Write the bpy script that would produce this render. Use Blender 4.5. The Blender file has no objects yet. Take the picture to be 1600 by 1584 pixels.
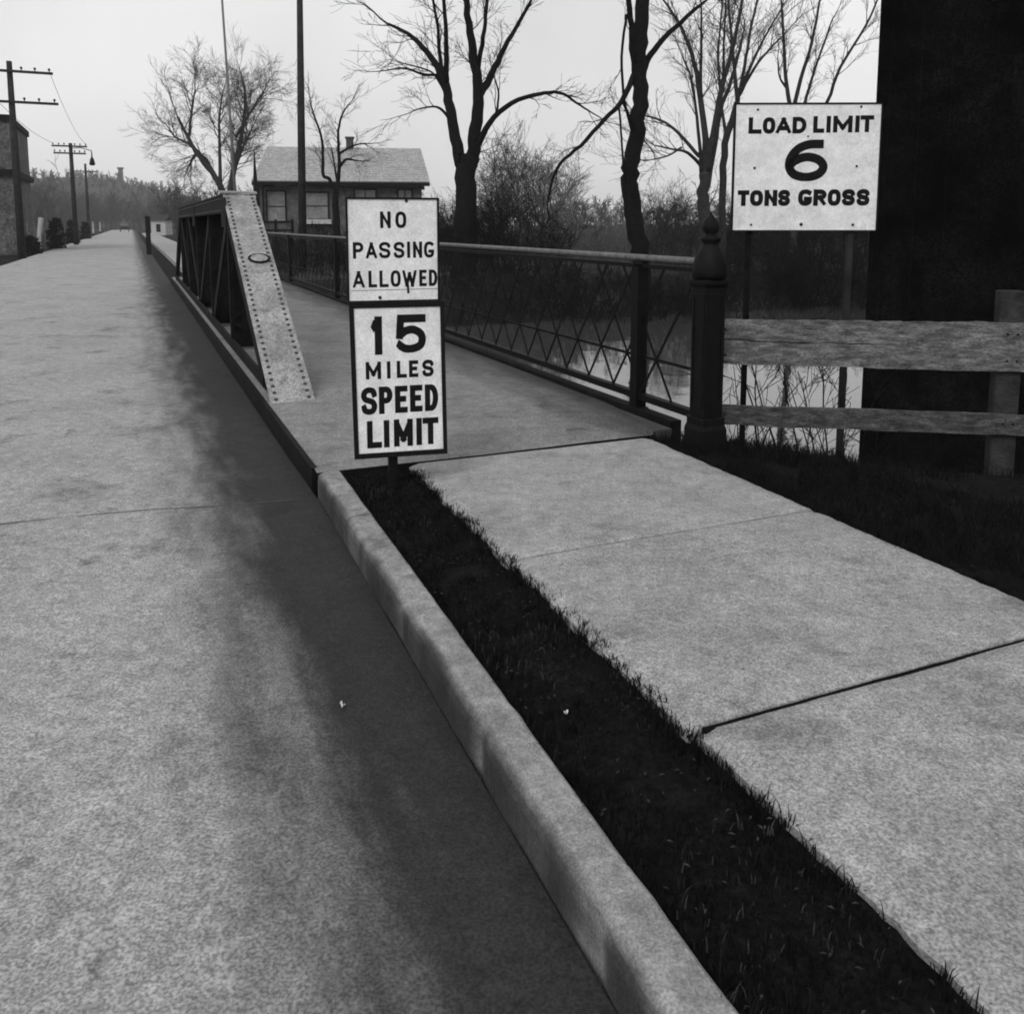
import bpy, math, random
from mathutils import Vector, noise
random.seed(7)
R = math.radians
SC = bpy.context.scene
COL = SC.collection

# ------------------------------------------------------------------ camera, sky, sun, exposure
CAM_H = 1.42
FOC, PCX, PCY = 1310.0, 800.0, 503.0          # focal length and principal point, in 1600-wide units
PITCH = math.atan(153 / 1310)
cam = bpy.data.cameras.new('camera')
cam.sensor_fit = 'HORIZONTAL'
cam.sensor_width = 36.0
cam.lens = 36.0 * FOC / 1600
cam.shift_y = -(792 - PCY) / 1600
cam.clip_start = 0.05
cam.clip_end = 6000
co = bpy.data.objects.new('camera', cam)
COL.objects.link(co)
co.location = (0, 0, CAM_H)
co.rotation_euler = (math.pi / 2 - PITCH, 0, 0)
SC.camera = co

SUN_EL, SUN_AZ = 40.0, -160.0                 # overcast: high, soft, behind the photographer
w = bpy.data.worlds.new('World')
SC.world = w
w.use_nodes = True
nt = w.node_tree
nt.nodes.clear()
sky = nt.nodes.new('ShaderNodeTexSky')
sky.sky_type = 'NISHITA'
sky.sun_disc = False
sky.sun_elevation = R(SUN_EL)
sky.sun_rotation = R(SUN_AZ)
sky.dust_density = 6.0
sky.air_density = 1.0
bw = nt.nodes.new('ShaderNodeRGBToBW')
nt.links.new(sky.outputs[0], bw.inputs[0])
# an overcast deck evens the clear sky out: most of it is one pale grey, with faint broad cloud
tc = nt.nodes.new('ShaderNodeTexCoord')
nz = nt.nodes.new('ShaderNodeTexNoise')
nz.inputs['Scale'].default_value = 2.2
nz.inputs['Detail'].default_value = 4.0
nz.inputs['Roughness'].default_value = 0.5
nt.links.new(tc.outputs['Generated'], nz.inputs['Vector'])
mr = nt.nodes.new('ShaderNodeMapRange')
mr.inputs['From Min'].default_value = 0.3
mr.inputs['From Max'].default_value = 0.7
mr.inputs['To Min'].default_value = 5.6
mr.inputs['To Max'].default_value = 8.0
nt.links.new(nz.outputs['Fac'], mr.inputs['Value'])
mx = nt.nodes.new('ShaderNodeMix')
mx.data_type = 'FLOAT'
mx.inputs[0].default_value = 0.88
nt.links.new(bw.outputs[0], mx.inputs[2])
nt.links.new(mr.outputs[0], mx.inputs[3])
bg = nt.nodes.new('ShaderNodeBackground')
bg.inputs['Strength'].default_value = 0.135
nt.links.new(mx.outputs[0], bg.inputs['Color'])
wo = nt.nodes.new('ShaderNodeOutputWorld')
nt.links.new(bg.outputs[0], wo.inputs['Surface'])

sl = bpy.data.lights.new('sun', 'SUN')
sl.energy = 1.3
sl.angle = R(25)
sl.color = (1, 1, 1)
so = bpy.data.objects.new('sun', sl)
COL.objects.link(so)
# light travels away from the sun's compass direction
az = R(SUN_AZ)
sd = Vector((math.sin(az) * math.cos(R(SUN_EL)), math.cos(az) * math.cos(R(SUN_EL)), math.sin(R(SUN_EL))))
so.rotation_euler = (-sd).to_track_quat('-Z', 'Y').to_euler()

SC.view_settings.view_transform = 'Standard'
SC.view_settings.look = 'None'
SC.view_settings.exposure = 0.0
SC.view_settings.gamma = 1.0
SC.view_settings.use_curve_mapping = False
SC.render.engine = 'CYCLES'
SC.cycles.use_denoising = True
SC.cycles.filter_width = 1.9
SC.cycles.max_bounces = 5
SC.cycles.diffuse_bounces = 2
SC.cycles.glossy_bounces = 2
SC.cycles.volume_bounces = 1
SC.cycles.transparent_max_bounces = 8

# ------------------------------------------------------------------ frames of reference
A1, A2 = R(22.71), R(24.28)
D1, N1 = (-math.sin(A1), math.cos(A1)), (math.cos(A1), math.sin(A1))
D2, N2 = (-math.sin(A2), math.cos(A2)), (math.cos(A2), math.sin(A2))
def P1(a, b, z=0.0):                           # near pavement: a along, b to the right
    return Vector((D1[0]*a + N1[0]*b, D1[1]*a + N1[1]*b, z))
def P2(s, t, z=0.0):                           # bridge: s along, t to the right
    return Vector((D2[0]*s + N2[0]*t, D2[1]*s + N2[1]*t, z))
def at(px, py, Y):                             # the point at distance Y seen in that direction
    u, v = (px - PCX) / FOC, (PCY - py) / FOC
    d = Vector((u, math.cos(PITCH) + v*math.sin(PITCH), -math.sin(PITCH) + v*math.cos(PITCH)))
    d *= Y / d.y
    return Vector((d.x, d.y, CAM_H + d.z))
def st(v):
    return D2[0]*v.x + D2[1]*v.y, N2[0]*v.x + N2[1]*v.y

# ------------------------------------------------------------------ materials (all neutral greys)
MATS = {}
def mat(name, lo, hi, scale=8.0, rough=0.85, bump=0.2, bscale=None, detail=8.0, stain=0.0, sscale=0.7,
        speck=0.0, spscale=140.0, metal=0.0, spec=0.3, stretch=None, bdist=0.01, coords='Object'):
    m = bpy.data.materials.new(name)
    m.use_nodes = True
    n = m.node_tree
    b = n.nodes['Principled BSDF']
    b.inputs['Roughness'].default_value = rough
    b.inputs['Metallic'].default_value = metal
    b.inputs['Specular IOR Level'].default_value = spec
    if coords == 'World':
        src = n.nodes.new('ShaderNodeNewGeometry').outputs['Position']
    else:
        src = n.nodes.new('ShaderNodeTexCoord').outputs['Object']
    if stretch:
        mp = n.nodes.new('ShaderNodeMapping')
        mp.inputs['Scale'].default_value = stretch
        n.links.new(src, mp.inputs['Vector'])
        src = mp.outputs['Vector']
    def noi(sc, de=detail, ro=0.6):
        t = n.nodes.new('ShaderNodeTexNoise')
        t.inputs['Scale'].default_value = sc
        t.inputs['Detail'].default_value = de
        t.inputs['Roughness'].default_value = ro
        n.links.new(src, t.inputs['Vector'])
        return t.outputs['Fac']
    def rng(sock, a, c, lo_, hi_):
        q = n.nodes.new('ShaderNodeMapRange')
        q.inputs['From Min'].default_value = a
        q.inputs['From Max'].default_value = c
        q.inputs['To Min'].default_value = lo_
        q.inputs['To Max'].default_value = hi_
        n.links.new(sock, q.inputs['Value'])
        return q.outputs[0]
    def math_(op, a, c):
        q = n.nodes.new('ShaderNodeMath')
        q.operation = op
        for i, x in enumerate((a, c)):
            if hasattr(x, 'links'):
                n.links.new(x, q.inputs[i])
            else:
                q.inputs[i].default_value = x
        return q.outputs[0]
    base = noi(scale)
    val = rng(base, 0.3, 0.7, lo, hi)
    if stain:
        val = math_('MULTIPLY', val, rng(noi(sscale, 5.0, 0.55), 0.35, 0.65, 1.0 - stain, 1.0 + stain*0.4))
    if speck:
        val = math_('MULTIPLY', val, rng(noi(spscale, 2.0, 0.5), 0.33, 0.67, 1.0 - speck, 1.0 + speck))
        val = math_('MULTIPLY', val, rng(noi(spscale*.31, 2.0, 0.5), 0.33, 0.67, 1.0 - speck*.36, 1.0 + speck*.36))
    m['_val'] = 1
    n.links.new(val, b.inputs['Base Color'])
    if bump:
        bp = n.nodes.new('ShaderNodeBump')
        bp.inputs['Strength'].default_value = bump
        bp.inputs['Distance'].default_value = bdist
        n.links.new(noi(bscale or scale*3), bp.inputs['Height'])
        n.links.new(bp.outputs[0], b.inputs['Normal'])
    del m['_val']
    MATS[name] = m
    m_val[name] = (n, b, val, rng, math_, noi)
    return m
m_val = {}

mat('sidewalk_concrete', .225, .335, 11, .92, .4, 90, stain=.16, sscale=2.2, speck=.40, spscale=140, coords='World')
mat('kerb_concrete', .19, .29, 16, .92, .4, 80, stain=.2, sscale=4, speck=.28, spscale=160, coords='World')
mat('road_surface', .235, .35, 12, .9, .4, 80, stain=.12, sscale=1.1, speck=.42, spscale=125, coords='World')
mat('walkway_surface', .155, .24, 10, .9, .4, 80, stain=.18, sscale=1.6, speck=.42, spscale=105, coords='World')
mat('soil', .0025, .009, 14, .95, .8, 40, stain=.3, speck=.6, spscale=60, bdist=.03, coords='World', spec=.1)
mat('earth', .003, .016, 2.2, .95, .8, 25, stain=.5, sscale=.5, speck=.5, spscale=30, bdist=.05, coords='World', spec=.1)
mat('grass_blade', .003, .013, 9, .9, 0, coords='World', spec=.05)
mat('dry_grass', .005, .15, .9, .9, 0, coords='World', spec=.1)
mat('black_iron', .002, .006, 20, .6, .3, 80, spec=.12, coords='World')
mat('skylit_rail_iron', .05, .14, 18, .6, .2, 90, spec=.4, coords='World')  # lightened so the top rail carries the sky's highlight in its colour
mat('plate_paint', .22, .33, 22, .85, .4, 70, stain=.30, sscale=4, speck=.45, spscale=95, coords='World')
mat('truss_paint', .002, .012, 9, .75, .3, 60, stain=.5, sscale=4, coords='World', spec=.1)
mat('sign_enamel', .66, .75, 14, .5, .06, 50, stain=.08, sscale=7, speck=.12, spscale=110, coords='World', spec=.35)
mat('sign_paint_black', .003, .010, 40, .7, 0, coords='World', spec=.12)
mat('bolt_metal', .02, .07, 60, .5, .2)
mat('weathered_wood', .075, .19, 7, .9, .8, 30, stain=.5, sscale=9, speck=.45, spscale=55, stretch=(1, 1, 4), coords='Object', bdist=.008, spec=.15)
mat('grey_post_wood', .09, .17, 8, .9, .6, 30, stain=.3, sscale=5, speck=.4, spscale=60, coords='World')
mat('tarred_boards', .0008, .0065, 3, .95, .6, 30, stain=.5, sscale=.8, speck=.8, spscale=40, coords='World', spec=.05)
mat('roof_shingle', .24, .33, 9, .9, .4, 20, stain=.10, sscale=1.2, speck=.30, spscale=12, coords='World')
mat('house_wall', .045, .12, 3, .85, .3, 20, coords='World', spec=.15)
mat('house_trim', .004, .010, 4, .8, .2, coords='World', spec=.1)
mat('pale_plaster', .15, .24, 3, .9, .2, 10, stain=.25, speck=.2, spscale=20, coords='World')
mat('window_glass', .06, .12, 2, .15, 0, spec=.5, coords='World')
mat('chimney_brick', .03, .07, 12, .9, .5, coords='World')
mat('bark_dark', .004, .014, 12, .95, .8, 40, coords='World', bdist=.03, spec=.05)
mat('bark_grey', .018, .05, 10, .95, .7, 40, coords='World', bdist=.03, spec=.1)
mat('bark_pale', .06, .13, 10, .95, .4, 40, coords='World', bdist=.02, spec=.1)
mat('pole_wood', .012, .036, 5, .9, .4, 30, coords='World', spec=.1)
mat('mast_paint', .09, .14, 5, .8, .1, coords='World')
mat('shrub_dark', .003, .012, 5, .9, 0, coords='World', spec=.05)
mat('far_wood', .025, .055, .05, .95, 0, coords='World', spec=.1)
mat('hill_earth', .03, .05, .03, .95, 0, coords='World', spec=.1)
mat('white_paint', .30, .44, 6, .8, .2, coords='World')
mat('dark_brick', .04, .13, 3, .9, .5, 12, stain=.3, speck=.4, spscale=9, coords='World')
mat('stone', .02, .06, 4, .9, .8, 14, stain=.4, coords='World', bdist=.03)
mat('concrete_dark', .04, .08, 4, .9, .4, 30, stain=.3, coords='World')
mat('leaf_litter', .012, .06, 8, .9, 0, coords='World', spec=.05)
mat('darker_wood', .035, .10, 7, .9, .8, 30, stain=.5, sscale=9, speck=.45, spscale=55, stretch=(1, 1, 4), coords='Object', bdist=.008, spec=.15)  # darker copy of the weathered wood, for the lower board
mat('dark_post_wood', .012, .04, 8, .9, .6, 30, speck=.4, spscale=60, coords='World', spec=.1)
mat('tar', .05, .10, 20, .8, .3, coords='World', spec=.2)
mat('paper', .5, .6, 10, .9, 0)
mat('car_paint', .01, .02, 5, .3, 0)

def lateral_dirt(name, n_axis, t0, t1, amount, nscale=2.5, wobble=.5):
    """gutter dirt: washed-in dirt lying along the edge of the carriageway (t measured across it)"""
    n, b, val, rng, math_, noi = m_val[name]
    geo = n.nodes.new('ShaderNodeNewGeometry')
    dot = n.nodes.new('ShaderNodeVectorMath')
    dot.operation = 'DOT_PRODUCT'
    dot.inputs[1].default_value = (n_axis[0], n_axis[1], 0)
    n.links.new(geo.outputs['Position'], dot.inputs[0])
    dot2 = n.nodes.new('ShaderNodeVectorMath')
    dot2.operation = 'DOT_PRODUCT'
    dot2.inputs[1].default_value = (-n_axis[1], n_axis[0], 0)
    n.links.new(geo.outputs['Position'], dot2.inputs[0])
    cmb = n.nodes.new('ShaderNodeCombineXYZ')
    n.links.new(math_('MULTIPLY', dot.outputs['Value'], 2.2), cmb.inputs[0])
    n.links.new(math_('MULTIPLY', dot2.outputs['Value'], .45), cmb.inputs[1])
    nn = n.nodes.new('ShaderNodeTexNoise')
    nn.inputs['Scale'].default_value = nscale
    nn.inputs['Detail'].default_value = 6
    n.links.new(cmb.outputs[0], nn.inputs['Vector'])
    tt = math_('ADD', dot.outputs['Value'], rng(nn.outputs['Fac'], .3, .7, -wobble/2, wobble/2))
    q = n.nodes.new('ShaderNodeMapRange')
    q.interpolation_type = 'SMOOTHSTEP'
    q.inputs['From Min'].default_value = t0
    q.inputs['From Max'].default_value = t1
    q.inputs['To Min'].default_value = 1.0
    q.inputs['To Max'].default_value = 1.0 - amount
    n.links.new(tt, q.inputs['Value'])
    v2 = math_('MULTIPLY', val, q.outputs[0])
    n.links.new(v2, b.inputs['Base Color'])
    m_val[name] = (n, b, v2, rng, math_, noi)
def blots(name, scale, a, c, amount, seed):
    """oil and damp patches with a shape of their own"""
    n, b, val, rng, math_, noi = m_val[name]
    geo = n.nodes.new('ShaderNodeNewGeometry')
    mp = n.nodes.new('ShaderNodeMapping')
    mp.inputs['Location'].default_value = (seed, seed*.7, 0)
    n.links.new(geo.outputs['Position'], mp.inputs['Vector'])
    t = n.nodes.new('ShaderNodeTexNoise')
    t.inputs['Scale'].default_value = scale
    t.inputs['Detail'].default_value = 7
    t.inputs['Roughness'].default_value = .65
    n.links.new(mp.outputs[0], t.inputs['Vector'])
    v2 = math_('MULTIPLY', val, rng(t.outputs['Fac'], a, c, 1.0, 1.0 - amount))
    n.links.new(v2, b.inputs['Base Color'])
    m_val[name] = (n, b, v2, rng, math_, noi)
blots('road_surface', 1.7, .56, .68, .45, 3.1)
blots('road_surface', 7.0, .60, .70, .40, 9.4)
blots('sidewalk_concrete', 2.6, .56, .70, .35, 5.2)
blots('sidewalk_concrete', 11.0, .60, .72, .35, 1.2)
blots('walkway_surface', 3.0, .56, .68, .45, 7.7)
blots('plate_paint', 6.0, .56, .68, .40, 2.2)
blots('sign_enamel', 5.0, .56, .70, .16, 8.0)
blots('kerb_concrete', 6.0, .56, .68, .40, 4.0)
lateral_dirt('road_surface', N2, -.08, .60, .92, 2.8, .26)
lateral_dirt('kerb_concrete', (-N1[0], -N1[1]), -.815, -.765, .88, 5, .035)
lateral_dirt('walkway_surface', N2, 2.55, 3.42, .80, 1.5, .35)

wm = bpy.data.materials.new('water')
wm.use_nodes = True
wn = wm.node_tree
wb = wn.nodes['Principled BSDF']
wb.inputs['Base Color'].default_value = (.05, .05, .05, 1)
wb.inputs['Roughness'].default_value = .04
wb.inputs['IOR'].default_value = 2.3
wt = wn.nodes.new('ShaderNodeTexNoise')
wt.inputs['Scale'].default_value = 1.6
wt.inputs['Detail'].default_value = 3
wg = wn.nodes.new('ShaderNodeNewGeometry')
wn.links.new(wg.outputs['Position'], wt.inputs['Vector'])
wbp = wn.nodes.new('ShaderNodeBump')
wbp.inputs['Strength'].default_value = .25
wbp.inputs['Distance'].default_value = .02
wn.links.new(wt.outputs['Fac'], wbp.inputs['Height'])
wn.links.new(wbp.outputs[0], wb.inputs['Normal'])
MATS['water'] = wm

# ------------------------------------------------------------------ mesh helpers
class MB:
    def __init__(self):
        self.v, self.f = [], []
    def add(self, vs, fs):
        o = len(self.v)
        self.v += [tuple(x) for x in vs]
        self.f += [tuple(i + o for i in q) for q in fs]
        return self
    def hexa(self, c):                          # 8 corners: bottom ring then top ring
        return self.add(c, [(3, 2, 1, 0), (4, 5, 6, 7), (0, 1, 5, 4), (1, 2, 6, 5), (2, 3, 7, 6), (3, 0, 4, 7)])
    def box(self, x0, x1, y0, y1, z0, z1, fr=None):
        c = [(x0, y0, z0), (x1, y0, z0), (x1, y1, z0), (x0, y1, z0), (x0, y0, z1), (x1, y0, z1), (x1, y1, z1), (x0, y1, z1)]
        if fr:
            c = [fr(*q) for q in c]
        return self.hexa(c)
    def bar(self, p, q, wd, hd, up=Vector((0, 0, 1))):   # rectangular bar from p to q
        p, q = Vector(p), Vector(q)
        d = (q - p).normalized()
        sx = d.cross(up)
        if sx.length < 1e-4:
            sx = d.cross(Vector((0, 1, 0)))
        sx.normalize()
        uy = sx.cross(d).normalized()
        a, b = sx*wd/2, uy*hd/2
        return self.hexa([p - a - b, p + a - b, q + a - b, q - a - b, p - a + b, p + a + b, q + a + b, q - a + b])
    def tube(self, pts, rad, n=6, cap=True):
        pts = [Vector(p) for p in pts]
        k = len(pts)
        vs, fs = [], []
        ref = Vector((.31, .17, .93))
        for i, p in enumerate(pts):
            d = (pts[min(i+1, k-1)] - pts[max(i-1, 0)])
            if d.length < 1e-9:
                d = Vector((0, 0, 1))
            d.normalize()
            if i == 0:
                a = d.cross(ref)
                if a.length < .05:
                    a = d.cross(Vector((1, 0, 0)))
            else:
                a = a - d*a.dot(d)
            a.normalize()
            b = d.cross(a)
            r = rad[i] if hasattr(rad, '__len__') else rad
            for j in range(n):
                an = 2*math.pi*j/n
                vs.append(p + (a*math.cos(an) + b*math.sin(an))*r)
        for i in range(k-1):
            for j in range(n):
                fs.append((i*n + j, i*n + (j+1) % n, (i+1)*n + (j+1) % n, (i+1)*n + j))
        if cap:
            fs.append(tuple(reversed(range(n))))
            fs.append(tuple(range((k-1)*n, k*n)))
        return self.add(vs, fs)
    def lathe(self, prof, n, origin, sq=False, rot=0.0):  # profile of (radius, z)
        o = Vector(origin)
        vs, fs = [], []
        for r, z in prof:
            for j in range(n):
                an = 2*math.pi*(j + .5)/n + rot
                k = r/math.cos(math.pi/n) if sq else r
                vs.append(o + Vector((k*math.cos(an), k*math.sin(an), z)))
        for i in range(len(prof)-1):
            for j in range(n):
                fs.append((i*n + j, i*n + (j+1) % n, (i+1)*n + (j+1) % n, (i+1)*n + j))
        fs.append(tuple(reversed(range(n))))
        fs.append(tuple(range((len(prof)-1)*n, len(prof)*n)))
        return self.add(vs, fs)
    def build(self, name, material, parent=None, smooth=False, bevel=0.0):
        me = bpy.data.meshes.new(name)
        me.from_pydata(self.v, [], self.f)
        me.materials.append(MATS[material])
        if smooth:
            me.polygons.foreach_set('use_smooth', [True]*len(me.polygons))
        me.update()
        o = bpy.data.objects.new(name, me)
        COL.objects.link(o)
        if parent is not None:
            o.parent = parent
            o.matrix_parent_inverse = MI(parent)
        if bevel:
            bv = o.modifiers.new('bevel', 'BEVEL')
            bv.width = bevel
            bv.segments = 2
            bv.limit_method = 'ANGLE'
        return o
def MI(parent):
    from mathutils import Matrix
    m = Matrix.Translation(parent.location) if parent.type == 'EMPTY' else parent['_m'] if '_m' in parent else Matrix.Identity(4)
    return m.inverted()
def tag(o, label, cat, group=None):
    o['label'], o['category'] = label, cat
    if group:
        o['group'] = group
    return o
def thing(name, loc, label, cat, group=None):
    o = bpy.data.objects.new(name, None)
    o.empty_display_size = .2
    COL.objects.link(o)
    o.location = loc
    return tag(o, label, cat, group)
def structure(o):
    o['kind'] = 'structure'
    return o
def stuff(o, label=None, cat=None):
    o['kind'] = 'stuff'
    if label:
        tag(o, label, cat)
    return o
def share(src, name, parent, matrix):            # another piece with the same mesh
    o = bpy.data.objects.new(name, src.data)
    COL.objects.link(o)
    o.parent = parent
    o.matrix_parent_inverse = MI(parent)
    o.matrix_basis = matrix
    return o
def fbm(x, y, s=1.0, k=0.0):
    return noise.fractal(Vector((x*s, y*s, k)), 1.0, 2.0, 4)

# ================================================================== THE SETTING
def sstep(a, b, x):
    x = min(1, max(0, (x - a)/(b - a)))
    return x*x*(3 - 2*x)
def ground_h(s, t):
    z = -.24 + .20*sstep(1.6, 3.0, t) if s < 26 else -.24 + .12*sstep(3.2, 5.5, t)
    z += .05*fbm(s, t, .35)*sstep(3.3, 5, abs(t))
    near = 4.5 - .66*min(3.2, max(0, t - 3.45)) + .15*fbm(t, 3.0, .7)*sstep(3.6, 5, t)
    z -= 2.0*sstep(near, near + 3.0, s)*(1 - sstep(19.0 + .5*fbm(t, 9, .3), 24.0, s))
    if s < 4.9:                                   # verge falls away gently past the pavement
        z -= .14*sstep(3.2, 5.0, t)
    z -= .5*sstep(-5.2, -9.0, t)*sstep(0, 20, s)*(1 - sstep(28, 36, s))
    if s > 20:
        z -= .22*sstep(3.4, 4.6, t)*(1 - sstep(30, 48, s))
    if s > 26:
        z += .35*sstep(6, 40, abs(t))*fbm(s, t, .05)
    return z
def axis(parts):
    out = []
    for a, b, n in parts:
        out += [a + (b - a)*i/n for i in range(n)]
    return out + [parts[-1][1]]
ss = axis([(-40, -4, 8), (-4, 3, 14), (3, 9, 36), (9, 18, 9), (18, 26, 40), (26, 60, 34), (60, 200, 28), (200, 1600, 14)])
ts = axis([(-1500, -100, 10), (-100, -20, 16), (-20, 2, 22), (2, 16, 56), (16, 60, 44), (60, 150, 18), (150, 1500, 12)])
g = MB()
for s in ss:
    for t in ts:
        g.v.append(tuple(P2(s, t, ground_h(s, t))))
nt_ = len(ts)
for i in range(len(ss)-1):
    for j in range(nt_-1):
        g.f.append((i*nt_ + j, (i+1)*nt_ + j, (i+1)*nt_ + j + 1, i*nt_ + j + 1))
structure(g.build('ground', 'earth', smooth=True))

wv = MB()
wv.add([P2(2.0, -300, -1.36), P2(2.0, 400, -1.36), P2(24, 400, -1.36), P2(24, -300, -1.36)], [(0, 1, 2, 3)])
structure(wv.build('canal_water', 'water'))

# road, with a low crown and ragged gutter side
rd = MB()
rows = []
sv = axis([(-6, 4.6, 16), (4.6, 30, 26), (30, 232, 40)])
for s in sv:
    right = P1(s, .768) if s < 4.75 else P2(s, .885)
    left = P2(s, -4.5)
    row = []
    for k in range(13):
        u = k/12
        p = left.lerp(right, u)
        p.z = -.135 + .075*(1 - (2*u - 1)**2) + .004*fbm(p.x, p.y, 1.1)
        row.append(p)
    rows.append(row)
for r_ in rows:
    rd.v += [tuple(p) for p in r_]
for i in range(len(rows)-1):
    for k in range(12):
        rd.f.append((i*13 + k, i*13 + k + 1, (i+1)*13 + k + 1, (i+1)*13 + k))
structure(rd.build('road', 'road_surface', smooth=True))

def road_z(p):
    s, t = st(p)
    u = min(1, max(0, (t + 4.5)/5.38))
    return -.135 + .075*(1 - (2*u - 1)**2) + .004*fbm(p.x, p.y, 1.1)
def seam(pts, wd, jit, seed, material, name):
    """a ragged filled seam lying a few millimetres above the surface"""
    m = MB()
    path = []
    for i in range(len(pts)-1):
        k = max(2, int((pts[i+1]-pts[i]).length/.035))
        path += [pts[i].lerp(pts[i+1], q/k) for q in range(k)]
    n = len(path)
    for i, p in enumerate(path):
        d = (path[min(n-1, i+1)] - path[max(0, i-1)]).normalized()
        nn = Vector((-d.y, d.x, 0))
        c = p + nn*jit*fbm(i*.05, seed, 1.0)
        h = wd/2*max(.12, .7 + .9*fbm(i*.13, seed + 3, 1.0))*min(1, (n - i)/8, (i + 1)/3)
        for sg in (-1, 1):
            v = c + nn*h*sg
            m.v.append((v.x, v.y, road_z(v) + .004))
    for i in range(n-1):
        m.f.append((i*2, i*2+1, i*2+3, i*2+2))
    return structure(m.build(name, material))
seam([P1(4.70, .74), P1(4.74, -1.0), P1(4.70, -2.6), P1(4.72, -4.0)], .011, .03, 1.0, 'tar', 'road_joint')

# kerb: separate cast lengths with open joints
kp = thing('kerb', P1(2, .83, -.3), 'pale concrete kerb between the road and the dark grass strip', 'kerb')
ka = [(-6.0, -3.2), (-3.19, .9), (.905, 3.938), (3.956, 4.742)]
for q, (a0, a1) in enumerate(ka):
    m = MB()
    prof = [(.772, -.30), (.772, -.045), (.778, -.016), (.792, -.002), (.815, .004), (.895, .004), (.905, -.004), (.905, -.30)]
    n = max(2, int((a1 - a0)/.06))
    for i in range(n + 1):
        a = a0 + (a1 - a0)*i/n
        for (b, z) in prof:
            f1 = .006*fbm(a, b*3, 2.2, 4.0) - .020*min(0, fbm(a, 5.0, 6.0) + .1) - .02*min(0, fbm(a, 9.0, 15.0) + .25)
            bb = b + (f1 if b < .80 else .3*f1)
            m.v.append(tuple(P1(a, bb, z + (.004*fbm(a, b, 4.0, 7) if z > -.02 else 0))))
    kk = len(prof)
    for i in range(n):
        for j in range(kk - 1):
            m.f.append((i*kk + j, i*kk + j + 1, (i+1)*kk + j + 1, (i+1)*kk + j))
    m.f.append(tuple(reversed(range(kk))))
    m.f.append(tuple(range(n*kk, (n+1)*kk)))
    m.build('kerb_length', 'kerb_concrete', kp, smooth=False)

# pavement: one slab per panel, joints left open, left edges out of line as they were poured
sp = structure(bpy.data.objects.new('sidewalk', None))
COL.objects.link(sp)
sp.location = P1(2, 2.1, -.12)
pan = [(3.184, 4.735, 1.312, 2.985, 0), (1.866, 3.170, 1.318, 2.985, .002), (.52, 1.852, 1.345, 2.99, -.004), (-.84, .508, 1.34, 2.985, .001), (-2.2, -.852, 1.33, 2.985, 0)]
for (a0, a1, b0, b1, dz) in pan:
    m = MB()
    na, nb = 44, 26
    for i in range(na + 1):
        for j in range(nb + 1):
            u, v_ = i/na, j/nb
            a, b = a0 + (a1 - a0)*u, b0 + (b1 - b0)*v_
            z = dz + .003*fbm(a, b, 1.3, 2)
            if j == 0 or j == nb:                 # crumbled, rounded long edges
                b += (.004*fbm(a, b, 3.0, 3) + .007*fbm(a, b, 17, 3))*(1 if j == 0 else -1.3)
                z -= .016
            if i == 0 or i == na:
                z -= .008
                a += .004*fbm(a, b, 9.0, 5)
            m.v.append(tuple(P1(a, b, z)))
    for i in range(na):
        for j in range(nb):
            q = i*(nb + 1) + j
            m.f.append((q, q + 1, q + nb + 2, q + nb + 1))
    top = len(m.v)
    ring = [i*(nb+1) for i in range(na+1)] + [na*(nb+1) + j for j in range(1, nb+1)] + [i*(nb+1) + nb for i in range(na-1, -1, -1)] + [j for j in range(nb-1, 0, -1)]
    for q in ring:
        x, y, z = m.v[q]
        m.v.append((x, y, -.13))
    L = len(ring)
    for k in range(L):
        m.f.append((ring[k], ring[(k+1) % L], top + (k+1) % L, top + k))
    m.build('slab', 'sidewalk_concrete', sp, smooth=False)

for aj, hw in ((1.859, .012), (3.177, .010), (.514, .010)):   # dirt packed in the open joints
    m = MB()
    m.box(aj - hw, aj + hw, 1.37, 2.96, -.12, -.012 if aj < 3 else -.016, lambda a, b, z: P1(a, b, z))
    m.build('joint_dirt', 'soil', sp)

# dark strip between kerb and pavement, and the verge bordering the pavement on the canal side
gs = MB()
na, nb = 60, 6
for i in range(na + 1):
    for j in range(nb + 1):
        a, b = -4 + 8.735*i/na, .9 + .47*j/nb
        gs.v.append(tuple(P1(a, b, -.045 + .03*fbm(a, b, 3, 1) + .02*math.sin(math.pi*j/nb))))
for i in range(na):
    for j in range(nb):
        q = i*(nb+1) + j
        gs.f.append((q, q+1, q+nb+2, q+nb+1))
structure(gs.build('grass_verge', 'soil', smooth=True))

def blades(name, spots, hmin, hmax, width, material):
    m = MB()
    for (x, y, z) in spots:
        h = random.uniform(hmin, hmax)
        an = random.uniform(0, 2*math.pi)
        le = random.uniform(.1, 1.0)*h
        la = random.uniform(0, 2*math.pi)
        dx, dy = math.cos(an)*width/2, math.sin(an)*width/2
        tx, ty = math.cos(la)*le, math.sin(la)*le
        o = len(m.v)
        m.v += [(x-dx, y-dy, z-.01), (x+dx, y+dy, z-.01), (x+tx*.4+dx*.7, y+ty*.4+dy*.7, z+h*.6), (x+tx*.4-dx*.7, y+ty*.4-dy*.7, z+h*.6), (x+tx, y+ty, z+h)]
        m.f += [(o, o+1, o+2, o+3), (o+3, o+2, o+4)]
    return m.build(name, material)
sp1 = []
for _ in range(26000):
    a = random.uniform(-1.0, 4.72)
    b = random.gauss(1.11, .16)
    e = .028*fbm(a, 2.0, 2.5)
    if b < .91 or b > 1.33 + e or fbm(a, b, 4, 8) < -.35:
        continue
    p = P1(a, b)
    sp1.append((p.x, p.y, -.04 + .02*fbm(a, b, 3, 1)))
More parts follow.
